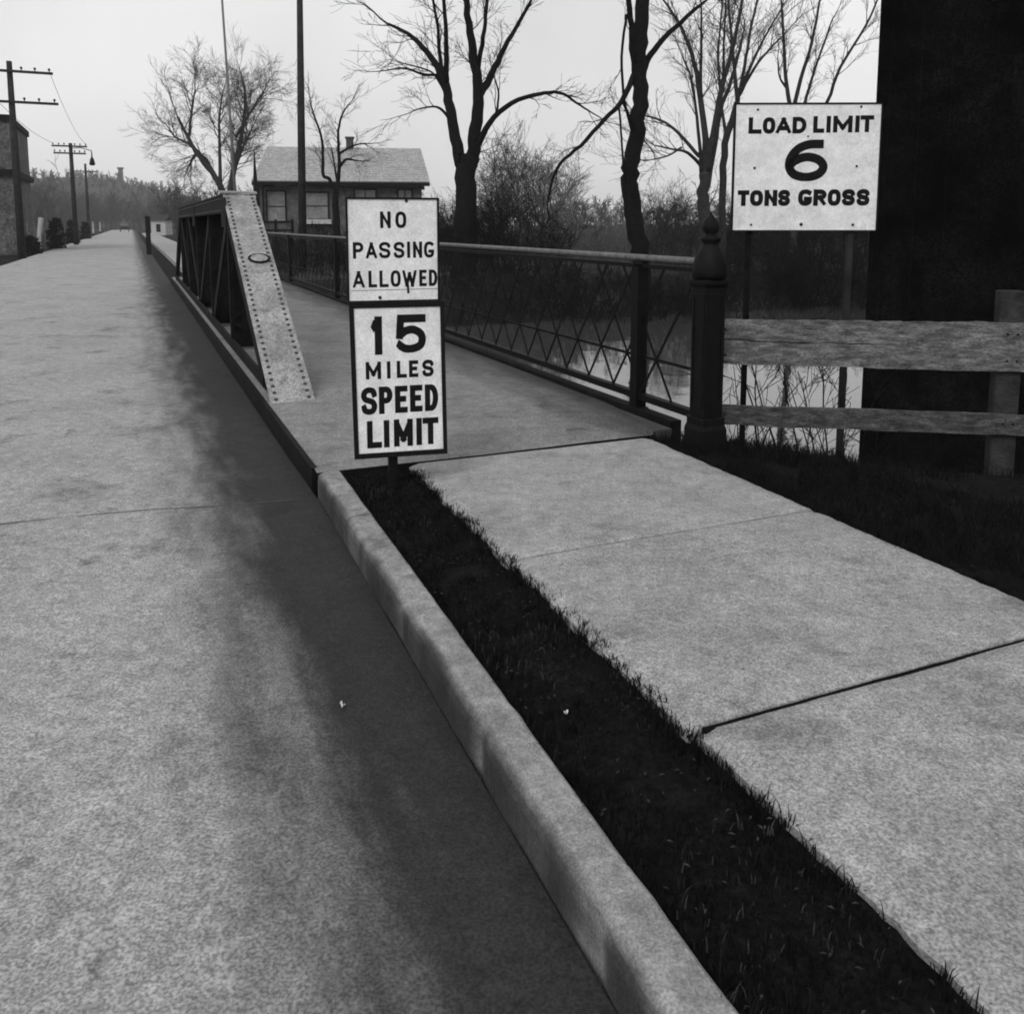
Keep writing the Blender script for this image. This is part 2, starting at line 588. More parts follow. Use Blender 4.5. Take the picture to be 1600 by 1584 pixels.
stuff(blades('grass', sp1, .012, .05, .004, 'grass_blade'), 'short dark trampled grass in the strip beside the kerb', 'grass')
tuft = []
for _ in range(420):
    a = random.uniform(.2, 4.7)
    b = random.choice((random.gauss(1.31, .02), random.gauss(1.31, .02), random.gauss(.925, .012), random.uniform(.95, 1.28)))
    for _k in range(11):
        p = P1(a + random.gauss(0, .012), b + random.gauss(0, .010))
        tuft.append((p.x, p.y, -.02))
for _ in range(200):
    a, b = random.uniform(.2, 4.7), 2.99 + abs(random.gauss(0, .03))
    for _k in range(11):
        p = P1(a + random.gauss(0, .014), b + random.gauss(0, .014))
        tuft.append((p.x, p.y, -.03))
stuff(blades('grass', tuft, .012, .042, .004, 'grass_blade'), 'ragged grass tufts spilling over the edges of the pavement slabs', 'grass')
sp1b = []
for _ in range(1500):
    a, b = random.uniform(.2, 4.7), random.uniform(.92, 1.33)
    if fbm(a, b, 2.2, 12) < .05:
        continue
    p = P1(a, b)
    sp1b.append((p.x, p.y, -.02))
stuff(blades('grass', sp1b, .008, .03, .004, 'leaf_litter'), 'flattened dead straw lying in the dark strip beside the kerb', 'grass')
sp2 = []
for _ in range(42000):
    a = random.uniform(-.2, 6.2)
    b = 2.98 + abs(random.gauss(0, 1.3)) + .06*fbm(a, 1.0, 2)
    p = P1(a, b)
    s, t = st(p)
    if s > 7.2 or (s > 4.75 and t < 3.62):
        continue
    if fbm(a, b, 1.6, 8) < -.3:
        continue
    z = ground_h(s, t)
    if z > -1.33:
        sp2.append((p.x, p.y, z))
stuff(blades('grass', sp2, .02, .10, .005, 'grass_blade'), 'rough dark grass on the canal bank beside the pavement', 'grass')
sp3 = []
for _ in range(26000):
    s = random.uniform(19.6, 34)
    t = random.uniform(3.2, 26)
    if fbm(s, t, .6, 5) < -.05:
        continue
    p = P2(s, t)
    sp3.append((p.x, p.y, ground_h(s, t)))
stuff(blades('grass', sp3, .05, .20, .014, 'dry_grass'), 'dry grass and weeds on the far canal bank', 'grass')

# bridge walkway and the pavement that goes on beyond the bridge
wk = MB()
ns, ntt = 80, 20
for i in range(ns + 1):
    for j in range(ntt + 1):
        s = 4.76 + (24.2 - 4.76)*i/ns
        v_ = j/ntt
        l_ = P1(4.75, .772).lerp(P1(4.75, 3.02), v_)
        r2 = P2(s, .925).lerp(P2(s, 3.40), v_)
        k = max(0, 1 - (s - 4.76)/.9)
        p = l_.lerp(r2, 1 - k) if k > 0 else r2
        if i == 0:
            p = l_
        wk.v.append((p.x, p.y, .001 + .004*fbm(p.x, p.y, .9)))
for i in range(ns):
    for j in range(ntt):
        q = i*(ntt+1) + j
        wk.f.append((q, q+1, q+ntt+2, q+ntt+1))
structure(wk.build('bridge_walkway', 'walkway_surface', smooth=True))
fw = MB()
fw.box(24.3, 150, 1.5, 3.3, -.3, -.06, lambda s, t, z: P2(s, t, z))
structure(fw.build('sidewalk_beyond', 'sidewalk_concrete'))

# low hill across the end of the road, and the bare woods standing on and before it
hl = MB()
hn, hk = 60, 10
for i in range(hn + 1):
    px = -250 + 640*i/hn
    u = i/hn
    prof = 66*sstep(0, .42, u)*(1 - .30*sstep(.60, .82, u) - .70*sstep(.80, 1.0, u)) + 4
    prof *= 1 + .03*fbm(i*.35, 0, 1)
    for k in range(hk + 1):
        q = k/hk
        Y = 330 + 260*q
        top = at(px, 350 - prof*1.02, 440).z
        p = at(px, 350, Y)
        hl.v.append((p.x, p.y, -1 + (top + 1)*math.sin(math.pi*min(1, q*1.15 + .0))**.8 if q*1.15 <= 1 else -1))
for i in range(hn):
    for k in range(hk):
        q = i*(hk+1) + k
        hl.f.append((q, q+hk+1, q+hk+2, q+1))
structure(hl.build('hill', 'hill_earth', smooth=True))

# ================================================================== TREES
def wob(p, k):
    return Vector((random.gauss(0, k), random.gauss(0, k), random.gauss(0, k)))
def branch(mb, p, d, L, r, lvl, spread=.55, droop=.04, dens=1.0, minr=.004):
    n = 4 if lvl > 0 else 3
    pts, rad = [p.copy()], [r]
    q, dd = p.copy(), d.normalized()
    for i in range(n):
        dd = (dd + wob(dd, .16) + Vector((0, 0, droop))).normalized()
        q = q + dd*(L/n)
        pts.append(q.copy())
        rad.append(max(minr, r*(1 - .75*(i+1)/n)))
    mb.tube(pts, rad, 5 if r > .03 else (4 if r > .012 else 3), cap=False)
    if lvl <= 0:
        return
    kids = int(round(random.uniform(3, 5.4)*dens))
    for c in range(kids):
        f = .25 + .75*(c + random.random())/kids
        i = min(n-1, int(f*n))
        g_ = f*n - i
        bp = pts[i].lerp(pts[i+1], min(1, g_))
        ax = (pts[i+1] - pts[i]).normalized()
        side = ax.cross(Vector((random.gauss(0, 1), random.gauss(0, 1), random.gauss(0, 1)))).normalized()
        nd = (ax*math.cos(spread) + side*math.sin(spread)*random.uniform(.7, 1.25)).normalized()
        branch(mb, bp, nd, L*random.uniform(.45, .75), max(minr, (rad[i]*.62)), lvl-1, spread, droop, dens, minr)
def smooth_path(pts, sub=4):
    out = []
    for i in range(len(pts)-1):
        p0, p1, p2, p3 = pts[max(0, i-1)], pts[i], pts[i+1], pts[min(len(pts)-1, i+2)]
        for k in range(sub):
            t = k/sub
            out.append(.5*((2*p1) + (p2-p0)*t + (2*p0 - 5*p1 + 4*p2 - p3)*t*t + (3*p1 - p0 - 3*p2 + p3)*t**3))
    out.append(pts[-1])
    return out
def tree(name, label, Y, limbs, bark='bark_grey', lvl=2, per=5, tw=.9, spread=.6, droop=.04, minr=.004, group=None, seed=1, start=.35, dens=1.0, cat='tree'):
    """limbs: (list of (px, py, forward offset in m), radius at the start, radius at the end), px units at distance Y"""
    random.seed(seed)
    base = at(limbs[0][0][0][0], limbs[0][0][0][1], Y)
    s, t = st(base)
    gz = ground_h(s, t)
    T = thing(name, (base.x, base.y, gz), label, cat, group)
    tr, cr = MB(), MB()
    u = Y/FOC
    for li, (pp, r0, r1) in enumerate(limbs):
        pts = []
        for q in pp:
            dy = q[2] if len(q) > 2 else 0
            v = at(q[0], q[1], Y)
            pts.append(Vector((v.x, v.y + dy, v.z)))
        if li == 0:
            pts = [Vector((pts[0].x, pts[0].y, gz - .25))] + pts
        path = smooth_path(pts)
        k = len(path)
        rad = [u*(r0 + (r1 - r0)*i/(k-1)) for i in range(k)]
        if li == 0:
            rad[0] *= 1.5
            rad[1] *= 1.25
        for i in range(1, k-1):
            path[i] = path[i] + wob(path[i], .12*rad[i])
        tr.tube(path, rad, 9 if r0 > 8 else 6)
        L = sum((path[i+1]-path[i]).length for i in range(k-1))
        cnt = int(per*max(1, L/2.2))
        if li == 0 and len(limbs) > 1:
            cnt = int(cnt*.25)
        for c in range(cnt):
            f = start + (1 - start)*(c + random.random())/max(1, cnt)
            i = min(k-2, int(f*(k-1)))
            ax = (path[i+1]-path[i]).normalized()
            side = ax.cross(Vector((random.gauss(0, 1), random.gauss(0, 1), random.gauss(0, 1)))).normalized()
            nd = ax*math.cos(spread) + side*math.sin(spread)
            branch(cr, path[i].copy(), nd, tw*random.uniform(.6, 1.35), max(minr, min(rad[i]*.5, tw*.022)), lvl, .55, droop, dens, minr)
        if li > 0 or rad[-1] < .12:
            branch(cr, path[-1].copy(), (path[-1]-path[-2]), tw*1.2, max(minr, min(.05, rad[-1]*.9)), lvl, .5, droop, dens, minr)
    tr.build('trunk', bark, T, smooth=True)
    cr.build('crown', bark, T)
    return T

tree('bare_tree', 'round-crowned bare tree rising behind the truss bridge, beside a thin mast', 56,
     [([(356, 385), (355, 330), (347, 298), (332, 270, 0), (312, 240, -.5), (296, 212, -.5), (285, 185, -.8)], 8, 2),
      ([(357, 340), (359, 300), (362, 258, .6), (370, 210, .9), (374, 165, 1.2), (372, 130, 1.3)], 6, 1.6),
      ([(358, 335), (370, 272, -.6), (390, 230, -1.2), (404, 206, -1.5)], 4, 1.2),
      ([(332, 270), (313, 246, .8), (297, 238, 1.2), (286, 247, 1.5), (279, 262, 1.6)], 3.4, 1),
      ([(312, 240), (285, 222, 1), (262, 212, 1.4), (250, 200, 1.6)], 3, 1),
      ([(296, 212), (300, 170, 0), (305, 140, 0)], 2.6, 1),
      ([(345, 296), (335, 230, 1), (330, 180, 1.5), (335, 140, 1.6)], 3, 1),
      ([(368, 215), (390, 170, .5), (410, 140, .4)], 2.6, 1)],
     'bark_grey', 3, 7, 1.7, .65, .02, .006, seed=3, dens=.95)
tree('crooked_tree', 'small crooked bare tree in front of the pale roofed house', 38,
     [([(527, 372), (525, 330), (523, 296)], 6, 5),
      ([(523, 298), (515, 280), (505, 274), (503, 245, .2), (500, 213, .3), (489, 182, .3), (483, 162, .3)], 3.6, 1.2),
      ([(525, 298), (530, 272), (531, 235, -.2), (531, 205, -.3), (537, 180, -.3), (547, 165, -.3)], 3.8, 1),
      ([(530, 262), (543, 251, -.5), (555, 252, -.8), (566, 254, -1)], 2.6, 1),
      ([(527, 285), (518, 255, .6), (512, 235, 1)], 2, .8),
      ([(531, 240), (552, 225, .5), (575, 222, .8)], 2, .8)],
     'bark_dark', 2, 6, .75, .75, .02, .004, seed=5)
tree('forked_tree', 'large bare tree forking low with an arching side branch, behind the railing', 27,
     [([(727, 405), (728, 330), (729, 262), (727, 245)], 19, 15),
      ([(723, 262), (712, 215), (703, 165, .3), (694, 128, .5), (680, 97, .8), (655, 64, 1), (630, 40, 1.2), (596, 22, 1.3)], 10, 2),
      ([(736, 262), (744, 205, -.2), (748, 152, -.3), (744, 108, -.5), (736, 60, -.7), (730, 5, -.8), (727, -50, -.8)], 11, 3),
      ([(695, 128, .5), (697, 90, 0), (697, 45, -.3), (694, -20, -.5)], 5, 2.5),
      ([(690, 112, .6), (684, 75, .6), (681, 30, .4), (672, -20, .3)], 4, 2),
      ([(748, 152, -.3), (765, 120, .2), (781, 84, .5), (800, 45, .8), (830, -10, 1)], 7, 2.5),
      ([(747, 115, -.4), (755, 80, -1), (761, 40, -1.2), (765, -10, -1.3)], 4, 2),
      ([(748, 228, -.2), (765, 196, -.6), (800, 168, -1), (840, 157, -1.2), (870, 155, -1.3), (895, 169, -1.2), (917, 183, -1.2)], 5, 1.2),
      ([(704, 188, .2), (690, 173, -.3), (677, 171, -.6), (655, 177, -.8)], 2.6, 1),
      ([(686, 112, .6), (660, 113, .4), (632, 107, 0), (606, 112, -.2)], 2.6, 1),
      ([(698, 150, .4), (675, 110, 1), (655, 95, 1.4), (618, 84, 1.6)], 2.2, .9),
      ([(760, 205, -.6), (775, 175, .2), (778, 140, .6), (770, 110, .8)], 2.4, 1)],
     'bark_dark', 2, 3, 1.0, .65, .03, .005, seed=11)
tree('leaning_tree', 'dark thick leaning trunk standing just past the railing, second large tree', 24,
     [([(1003, 425), (996, 370), (984, 300), (985, 262), (995, 215), (1000, 165), (998, 112), (1001, 55), (1003, 0), (1005, -60)], 15, 10),
      ([(992, 112), (986, 78, -.3), (981, 35, -.5), (974, -20, -.6)], 6, 4),
      ([(1002, 122), (1012, 95, .3), (1032, 66, .5), (1062, 34, .7), (1100, 0, .8)], 6, 3),
      ([(992, 113), (967, 164, -.6), (940, 192, -.9), (902, 234, -1.2), (871, 261, -1.4), (859, 288, -1.4), (854, 312, -1.3)], 4.6, 1.6),
      ([(975, 30, -.5), (967, 95, -.6), (972, 160, -.5), (987, 205, 0)], 2, 2),
      ([(962, 172, -.7), (966, 220, -.7), (972, 268, -.4), (981, 300, 0)], 1.6, 1.6),
      ([(968, 160, -.6), (980, 188, -.4), (990, 205, -.1)], 2.4, 2)],
     'bark_dark', 2, 2, .8, .7, -.05, .004, seed=21)
tree('multi_stem_tree', 'many-stemmed bare tree fanning upward directly behind the black iron end post', 31,
     [([(1102, 400), (1101, 345), (1100, 300), (1101, 270)], 12, 8),
      ([(1100, 280), (1103, 220), (1098, 155, .3), (1090, 95, .5), (1072, 40, .7), (1050, 0, .8)], 6, 2),
      ([(1103, 272), (1114, 190, -.4), (1124, 130, -.6), (1139, 70, -.8), (1150, 5, -.9)], 5.5, 2),
      ([(1105, 292), (1120, 225, .3), (1131, 172, .5), (1152, 118, .8), (1170, 60, 1)], 5, 2),
      ([(1096, 272), (1085, 205, -.6), (1072, 135, -1), (1056, 100, -1.2)], 3.5, 1.2),
      ([(1093, 245), (1062, 206, .3), (1037, 186, .5), (1008, 177, .6)], 3.2, 1.2),
      ([(1094, 258), (1070, 241, -.5), (1047, 237, -.8), (1016, 231, -.9)], 3, 1),
      ([(1098, 155, .3), (1096, 90, .1), (1096, 20, 0)], 3, 1.5),
      ([(1124, 130, -.6), (1120, 80, -1), (1122, 10, -1.1)], 2.6, 1.2),
      ([(1060, 233, -.6), (1040, 245, -.3), (1008, 252, -.1)], 1.8, .8)],
     'bark_grey', 2, 4, 1.1, .5, .06, .005, seed=31)
tree('slender_tree', 'slender bare tree at the left top corner of the load limit sign', 34,
     [([(1128, 400), (1129, 300), (1134, 225), (1152, 160)], 6, 5),
      ([(1152, 160), (1150, 100, .3), (1146, 45, .4), (1142, -10, .5)], 3.5, 1.6),
      ([(1153, 160), (1160, 105, -.3), (1168, 55, -.4), (1180, -10, -.5)], 3.5, 1.6),
      ([(1158, 140), (1180, 95, .4), (1202, 55, .7), (1235, 0, .9)], 3.2, 1.2),
      ([(1155, 150), (1170, 112, -.8), (1190, 85, -1.2), (1212, 62, -1.4)], 2.6, 1),
      ([(1136, 222), (1132, 150, .6), (1130, 80, .8), (1136, 10, .9)], 3, 1.4)],
     'bark_grey', 2, 5, 1.0, .5, .06, .005, seed=41)
tree('slender_tree', 'bare tree with upright stems showing above the load limit sign', 36,
     [([(1240, 410), (1240, 300), (1236, 165)], 6, 4.5),
      ([(1236, 175), (1230, 120, .2), (1228, 60, .3), (1226, 0, .4)], 3.4, 1.6),
      ([(1238, 175), (1248, 125, -.3), (1262, 70, -.5), (1272, 10, -.6)], 3.4, 1.6),
      ([(1240, 220), (1264, 160, .5), (1282, 110, .8), (1310, 35, 1)], 3.2, 1.4),
      ([(1240, 240), (1284, 165, -.5), (1300, 112, -.9), (1335, 50, -1.2), (1355, 0, -1.3)], 3.2, 1.2),
      ([(1230, 135, .2), (1218, 120, 0), (1214, 90, -.1)], 2, .8)],
     'bark_grey', 2, 4, 1.0, .5, .06, .005, seed=43)

def thicket(name, label, Y, x0, x1, ybase, ytop, n, bark, seed, dY=3.0, thin=.02, lean=.15, lvl=2, tw=.7, minr=.005, cat='thicket'):
    random.seed(seed)
    c = at((x0+x1)/2, ybase, Y)
    s, t = st(c)
    T = thing(name, (c.x, c.y, ground_h(s, t)), label, cat)
    m = MB()
    for i in range(n):
        px = random.uniform(x0, x1)
        yy = Y + random.uniform(-dY, dY)
        b = at(px, ybase, yy)
        s, t = st(b)
        b.z = ground_h(s, t) - .05
        mid = 1 - abs(2*(px-x0)/(x1-x0) - 1)
        top = at(px, ytop + (1-mid)*.45*(ybase-ytop) + random.uniform(0, .35)*(ybase-ytop), yy).z
        h = max(.4, top - b.z)
        d = Vector((random.gauss(0, lean), random.gauss(0, lean), 1)).normalized()
        k = 5
        pts = [b]
        for j in range(k):
            d = (d + wob(d, .1) + Vector((0, 0, .05))).normalized()
            pts.append(pts[-1] + d*h/k)
        rad = [thin*(1 - .7*j/k)*random.uniform(.8, 1.2) for j in range(k+1)]
        m.tube(pts, rad, 4, cap=False)
        for c_ in range(int(5 + h*1.6)):
            f = random.uniform(.15, 1)
            j = min(k-1, int(f*k))
            p = pts[j].lerp(pts[j+1], random.random())
            nd = Vector((random.gauss(0, .6), random.gauss(0, .6), .7))
            branch(m, p, nd, tw*random.uniform(.5, 1.3), max(minr, rad[j]*.55), lvl, .55, .03, .7, minr)
    m.build('stems', bark, T)
    return T
thicket('thicket', 'tall tangled thicket of thin stems between the forked tree and the leaning tree', 31, 752, 880, 398, 170, 26, 'bark_grey', 51, 3, .026)
thicket('thicket', 'low dark brush at the foot of the forked tree behind the railing', 29, 690, 880, 402, 312, 70, 'bark_dark', 52, 2.5, .018, .3)
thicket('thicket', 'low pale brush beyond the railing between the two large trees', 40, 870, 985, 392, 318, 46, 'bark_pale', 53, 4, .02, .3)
thicket('thicket', 'grey brush between the leaning tree and the iron end post', 34, 1008, 1098, 396, 285, 60, 'bark_grey', 54, 3, .02, .25)
thicket('thicket', 'dense dark brush on the bank below the load limit sign', 46, 1120, 1480, 395, 335, 190, 'bark_dark', 55, 4, .03, .35, tw=1.0, minr=.008)
thicket('thicket', 'dark brush at the water edge seen through the lattice railing', 25, 700, 1120, 470, 425, 120, 'bark_dark', 56, 1.6, .014, .5, tw=.35)
thicket('thicket', 'low dark scrub at the water edge seen under the load limit sign', 29, 1110, 1400, 440, 384, 150, 'bark_dark', 60, 2.5, .016, .5, tw=.5)
thicket('thicket', 'dark bramble in front of the house, seen past the truss end post', 31, 412, 560, 420, 352, 70, 'bark_dark', 57, 4, .016, .45, tw=.5)
thicket('thicket', 'small brush just right of the speed sign, under the house gable', 34, 655, 715, 400, 318, 36, 'bark_dark', 58, 3, .018, .3)
thicket('saplings', 'thin dark saplings at the near water edge behind the board fence', 9.3, 1140, 1345, 760, 430, 15, 'bark_dark', 81, .9, .016, .12, lvl=1, tw=.5, minr=.004)
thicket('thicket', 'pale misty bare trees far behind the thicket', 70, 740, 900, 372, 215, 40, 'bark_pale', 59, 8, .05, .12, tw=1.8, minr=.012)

def woods(name, label, pts, hmin, hmax, bark, seed, lvl=2, tw=1.8, thin=.09, minr=.03):
    random.seed(seed)
    m = MB()
    for (x, y, z) in pts:
        h = random.uniform(hmin, hmax)
        b = Vector((x, y, z - .2))
        p1, p2 = b + Vector((random.gauss(0, .2), 0, h*.4)), b + Vector((random.gauss(0, .5), 0, h*.8))
        m.tube([b, p1, p2], [thin, thin*.7, thin*.4], 4, cap=False)
        for c in range(7):
            p = b.lerp(p2, random.uniform(.25, 1))
            branch(m, p, Vector((random.gauss(0, .6), random.gauss(0, .6), .8)), h*random.uniform(.22, .38), thin*.4, lvl, .5, .03, .75, minr)
    o = m.build(name, bark)
    stuff(o, label, 'woods')
    return o
random.seed(61)
pts = []
for _ in range(330):
    px = random.uniform(-60, 320)
    Y = random.uniform(236, 330)
    p = at(px, 350, Y)
    pts.append((p.x, p.y, -.3))
woods('far_woods', 'grey bare woods closing the far end of the road', pts, 5, 11, 'far_wood', 62, 2, thin=.16, minr=.05)
pts = []
for _ in range(110):
    px = random.uniform(-70, 140)
    p = at(px, 350, random.uniform(75, 170))
    s, t = st(p)
    if t > -6.5:
        continue
    pts.append((p.x, p.y, -.3))
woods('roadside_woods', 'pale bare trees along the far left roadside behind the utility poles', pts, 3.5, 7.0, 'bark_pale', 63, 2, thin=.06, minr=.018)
pts = []
for _ in range(120):
    px = random.uniform(215, 420)
    p = at(px, 350, random.uniform(90, 200))
    s, t = st(p)
    if t < 4.5:
        continue
    pts.append((p.x, p.y, -.3))
woods('roadside_woods', 'grey bare woods on the right of the road beyond the truss', pts, 3, 7.5, 'bark_grey', 64, 2, thin=.07, minr=.022)
pts = []
for _ in range(150):
    px = random.uniform(660, 1420)
    Y = random.uniform(120, 230)
    p = at(px, 350, Y)
    pts.append((p.x, p.y, -.3))
woods('far_woods', 'faint distant tree line beyond the yard, low on the horizon', pts, 3.5, 7.5, 'far_wood', 65, 2, thin=.12, minr=.035)

random.seed(66)
pts = []
for i in range(len(hl.v)):
    x, y, z = hl.v[i]
    if z > 4 and i % (hk + 1) in (2, 3, 4, 5):
        for _ in range(2):
            pts.append((x + random.uniform(-9, 9), y + random.uniform(-12, 12), z - .8))
woods('hill_woods', 'hazy bare trees covering the low hill', pts, 3, 5.5, 'far_wood', 67, 1, thin=.22, minr=.09)

# ================================================================== THE BRIDGE
br = thing('truss_bridge', P2(15, 1.1, -.4), 'riveted steel pony truss with a pale sloping end plate and dark web members', 'bridge')
F2 = lambda s, t, z: P2(s, t, z)
TL, TR = .955, 1.285
S0, S1, S2, S3 = 6.85, 9.95, 19.9, 23.0
ZT, ZB = 1.70, .05
dk = MB()
dk.box(4.8, 24.1, -4.7, .86, -.62, -.20, F2)
dk.build('deck', 'concrete_dark', br)
dk = MB()
dk.box(4.8, 24.1, .93, 3.40, -.30, -.012, F2)
dk.build('walkway_beam', 'concrete_dark', br)
dk = MB()
dk.box(4.83, 24.1, .89, .925, -.34, .004, F2)
dk.build('kerb_angle', 'truss_paint', br)
dk = MB()
dk.box(4.83, 24.1, 3.405, 3.50, -.32, .035, F2)
dk.build('edge_beam', 'truss_paint', br)
for a, b in ((4.3, 6.2), (21.8, 25.2)):
    m = MB()
    m.box(a, b, -5.0, 3.42, -3.0, -.34, F2)
    m.build('abutment', 'stone', br, bevel=.05)
def sloped_plate(sa, za, sb, zb, t0, t1, thick):
    d = Vector((sb - sa, zb - za)).normalized()
    n = Vector((-d.y, d.x))
    if n.y < 0:
        n = -n
    c = []
    for dn in (0, thick):
        for (s, z, t) in ((sa, za, t0), (sa, za, t1), (sb, zb, t1), (sb, zb, t0)):
            c.append(P2(s + n.x*dn, t, z + n.y*dn))
    return c
SX = (S1 - S0)
# near end post: pale cover plate over two dark channels
ep = MB()
ep.hexa(sloped_plate(S0 - .10, -.02, S1, ZT + .04, TL - .01, TR + .01, .014))
ep_o = ep.build('end_post_plate', 'plate_paint', br)
for t0, t1 in ((TL, TL + .02), (TR - .02, TR)):
    m = MB()
    m.hexa(sloped_plate(S0 + .42, ZB - .01, S1 + .05, ZT - .15, t0, t1, .155))
    m.build('end_post_channel', 'truss_paint', br)
for t0, t1 in ((TL + .02, TL + .08), (TR - .08, TR - .02)):
    m = MB()
    m.hexa(sloped_plate(S0 + .42, ZB - .005, S1 + .05, ZT - .145, t0, t1, .012))
    m.build('channel_flange', 'truss_paint', br)
m = MB()
PS, PZ = S0 - .10, -.02                           # foot of the cover plate
dirv = Vector((S1 - PS, ZT + .04 - PZ)).normalized()
nv = Vector((-dirv.y, dirv.x))
Lp = math.hypot(S1 - PS, ZT + .04 - PZ)
rv_prof = [(.017, 0), (.015, .008), (.008, .014)]
def rivet(mb, s, z, t, ns=6, axis_n=None, sc=1.0):
    o = P2(s, t, z)
    nrm = Vector((D2[0]*nv.x, D2[1]*nv.x, nv.y)) if axis_n is None else axis_n
    q = nrm.to_track_quat('Z', 'Y')
    vs = []
    for r, h in rv_prof:
        for j in range(ns):
            a = 2*math.pi*j/ns
            vs.append(o + q @ Vector((r*sc*math.cos(a), r*sc*math.sin(a), h*sc)))
    fs = []
    for i in range(2):
        for j in range(ns):
            fs.append((i*ns + j, i*ns + (j+1) % ns, (i+1)*ns + (j+1) % ns, (i+1)*ns + j))
    fs.append(tuple(range(2*ns, 3*ns)))
    mb.add(vs, fs)
for tt in (TL + .035, TR - .035):
    k = 0
    u = .06
    while u < Lp:
        s = PS + dirv.x*u + nv.x*.014
        z = PZ + dirv.y*u + nv.y*.014
        rivet(m, s, z, tt)
        u += .085
stuff(m.build('rivets', 'bolt_metal', br))
# a bent strap bolted across the plate, half way up
m = MB()
arc = []
for i in range(13):
    a = math.pi*(1 + 2*i/12)
    u = 2.24 + .085*math.sin(a)
    tt = (TL + TR)/2 + .03 + .10*math.cos(a)
    arc.append(P2(PS + dirv.x*u + nv.x*.026, tt, PZ + dirv.y*u + nv.y*.026))
m.tube(arc, [.012 - .009*max(0, -math.sin(math.pi*(2 + 2*i/12))) for i in range(13)], 6)
m.build('iron_ring', 'black_iron', br, smooth=True)
m = MB()
m.hexa(sloped_plate(S1 - .03, ZT + .055, S1 + .22, ZT + .075, TL - .03, TR + .03, .02))
m.build('hip_cap', 'plate_paint', br)
# top chord, bottom chord
ch = MB()
ch.box(S1 + .05, S2, TL, TL + .02, ZT - .16, ZT + .035, F2)
ch.box(S1 + .05, S2, TR - .02, TR, ZT - .16, ZT + .035, F2)
ch.box(S1 + .05, S2, TL - .01, TR + .01, ZT + .036, ZT + .05, F2)
ch.build('top_chord', 'truss_paint', br)
m = MB()
for s in [S1 + .2 + .16*i for i in range(60)]:
    for z in (ZT + .005, ZT - .13):
        rivet(m, s, z, TL - .001, 5, Vector((-N2[0], -N2[1], 0)), .8)
stuff(m.build('rivets', 'bolt_metal', br))
for t0 in (TL + .01, TR - .05):
    m = MB()
    m.box(S0 + .34, S3 + .1, t0, t0 + .035, .03, .13, F2)
    m.build('bottom_chord', 'truss_paint', br)
# far end post
m = MB()
m.bar(P2(S2, TL + .05, ZT - .06), P2(S3, TL + .05, ZB), .08, .2)
m.bar(P2(S2, TR - .05, ZT - .06), P2(S3, TR - .05, ZB), .08, .2)
m.build('far_end_post', 'truss_paint', br)
# panel points: verticals as laced pairs, diagonals as paired bars
PP = [S1 + (S2 - S1)*i/4 for i in range(5)]
for i, s in enumerate(PP):
    m = MB()
    for t0 in (TL + .022, TR - .062):
        m.box(s - .05, s + .05, t0, t0 + .012, .02, ZT - .02, F2)
        m.box(s - .05, s - .04, t0, t0 + .05, .02, ZT - .02, F2)
    for k in range(7):
        z0 = .12 + k*.21
        a, b = (TL + .03, TR - .05) if k % 2 else (TR - .05, TL + .03)
        m.bar(P2(s - .052, a, z0), P2(s - .052, b, z0 + .21), .012, .035, Vector((D2[0], D2[1], 0)))
    m.box(s - .03, s + .03, TL + .036, TR - .064, .02, ZT - .1, F2)
    m.build('vertical', 'truss_paint', br)
for i in range(4):
    s0, s1 = PP[i], PP[i+1]
    za, zb = (ZT - .1, .1) if i < 2 else (.1, ZT - .1)
    for tt in (TL + .05, TR - .08):
        m = MB()
        m.bar(P2(s0 + .02, tt, za), P2(s1 - .02, tt, zb), .02, .15)
        m.build('diagonal', 'truss_paint', br)
for s, z in ((S1, ZT - .12), (PP[2], ZT - .12)):
    for t0 in (TL - .012, TR + .002):
        m = MB()
        m.box(s - .26, s + .26, t0, t0 + .009, z - .2, z + .13, F2)
        m.build('gusset', 'truss_paint', br, bevel=.003)

# ------------------------------------------------------------------ lattice railing
RT = 3.475
ra = thing('lattice_railing', P2(14, RT, 0), 'black iron lattice railing with a pipe top rail along the bridge walkway', 'railing')
RS0, RS1 = 4.62, 24.3
m = MB()
m.tube([P2(s, RT, 1.17) for s in axis([(RS0, RS1, 12)])], .024, 10)
m.build('top_rail', 'skylit_rail_iron', ra, smooth=True)
m = MB()
m.box(RS0, RS1, RT - .02, RT + .02, 1.095, 1.125, F2)
m.build('upper_flat_bar', 'black_iron', ra)
m = MB()
m.box(RS0, RS1, RT - .03, RT + .03, .095, .145, F2)
m.build('bottom_rail', 'black_iron', ra)
m = MB()
m.box(RS0, RS1, RT - .004, RT + .004, .415, .437, F2)
m.build('middle_bar', 'black_iron', ra)
from mathutils import Matrix
def frame_matrix(o):
    return Matrix(((D2[0], N2[0], 0, o.x), (D2[1], N2[1], 0, o.y), (0, 0, 1, o.z), (0, 0, 0, 1)))
def flip(fs):
    return [tuple(reversed(q)) for q in fs]
def local_bar(run, rise, wd, th, off):
    m = MB()
    L = math.hypot(run, rise)
    nx, nz = -rise/L*wd/2, run/L*wd/2
    m.hexa([(-nx, off - th/2, -nz), (nx, off - th/2, nz), (run + nx, off - th/2, rise + nz), (run - nx, off - th/2, rise - nz),
            (-nx, off + th/2, -nz), (nx, off + th/2, nz), (run + nx, off + th/2, rise + nz), (run - nx, off + th/2, rise - nz)])
    return m
src = {}
k = 0
s = 4.92
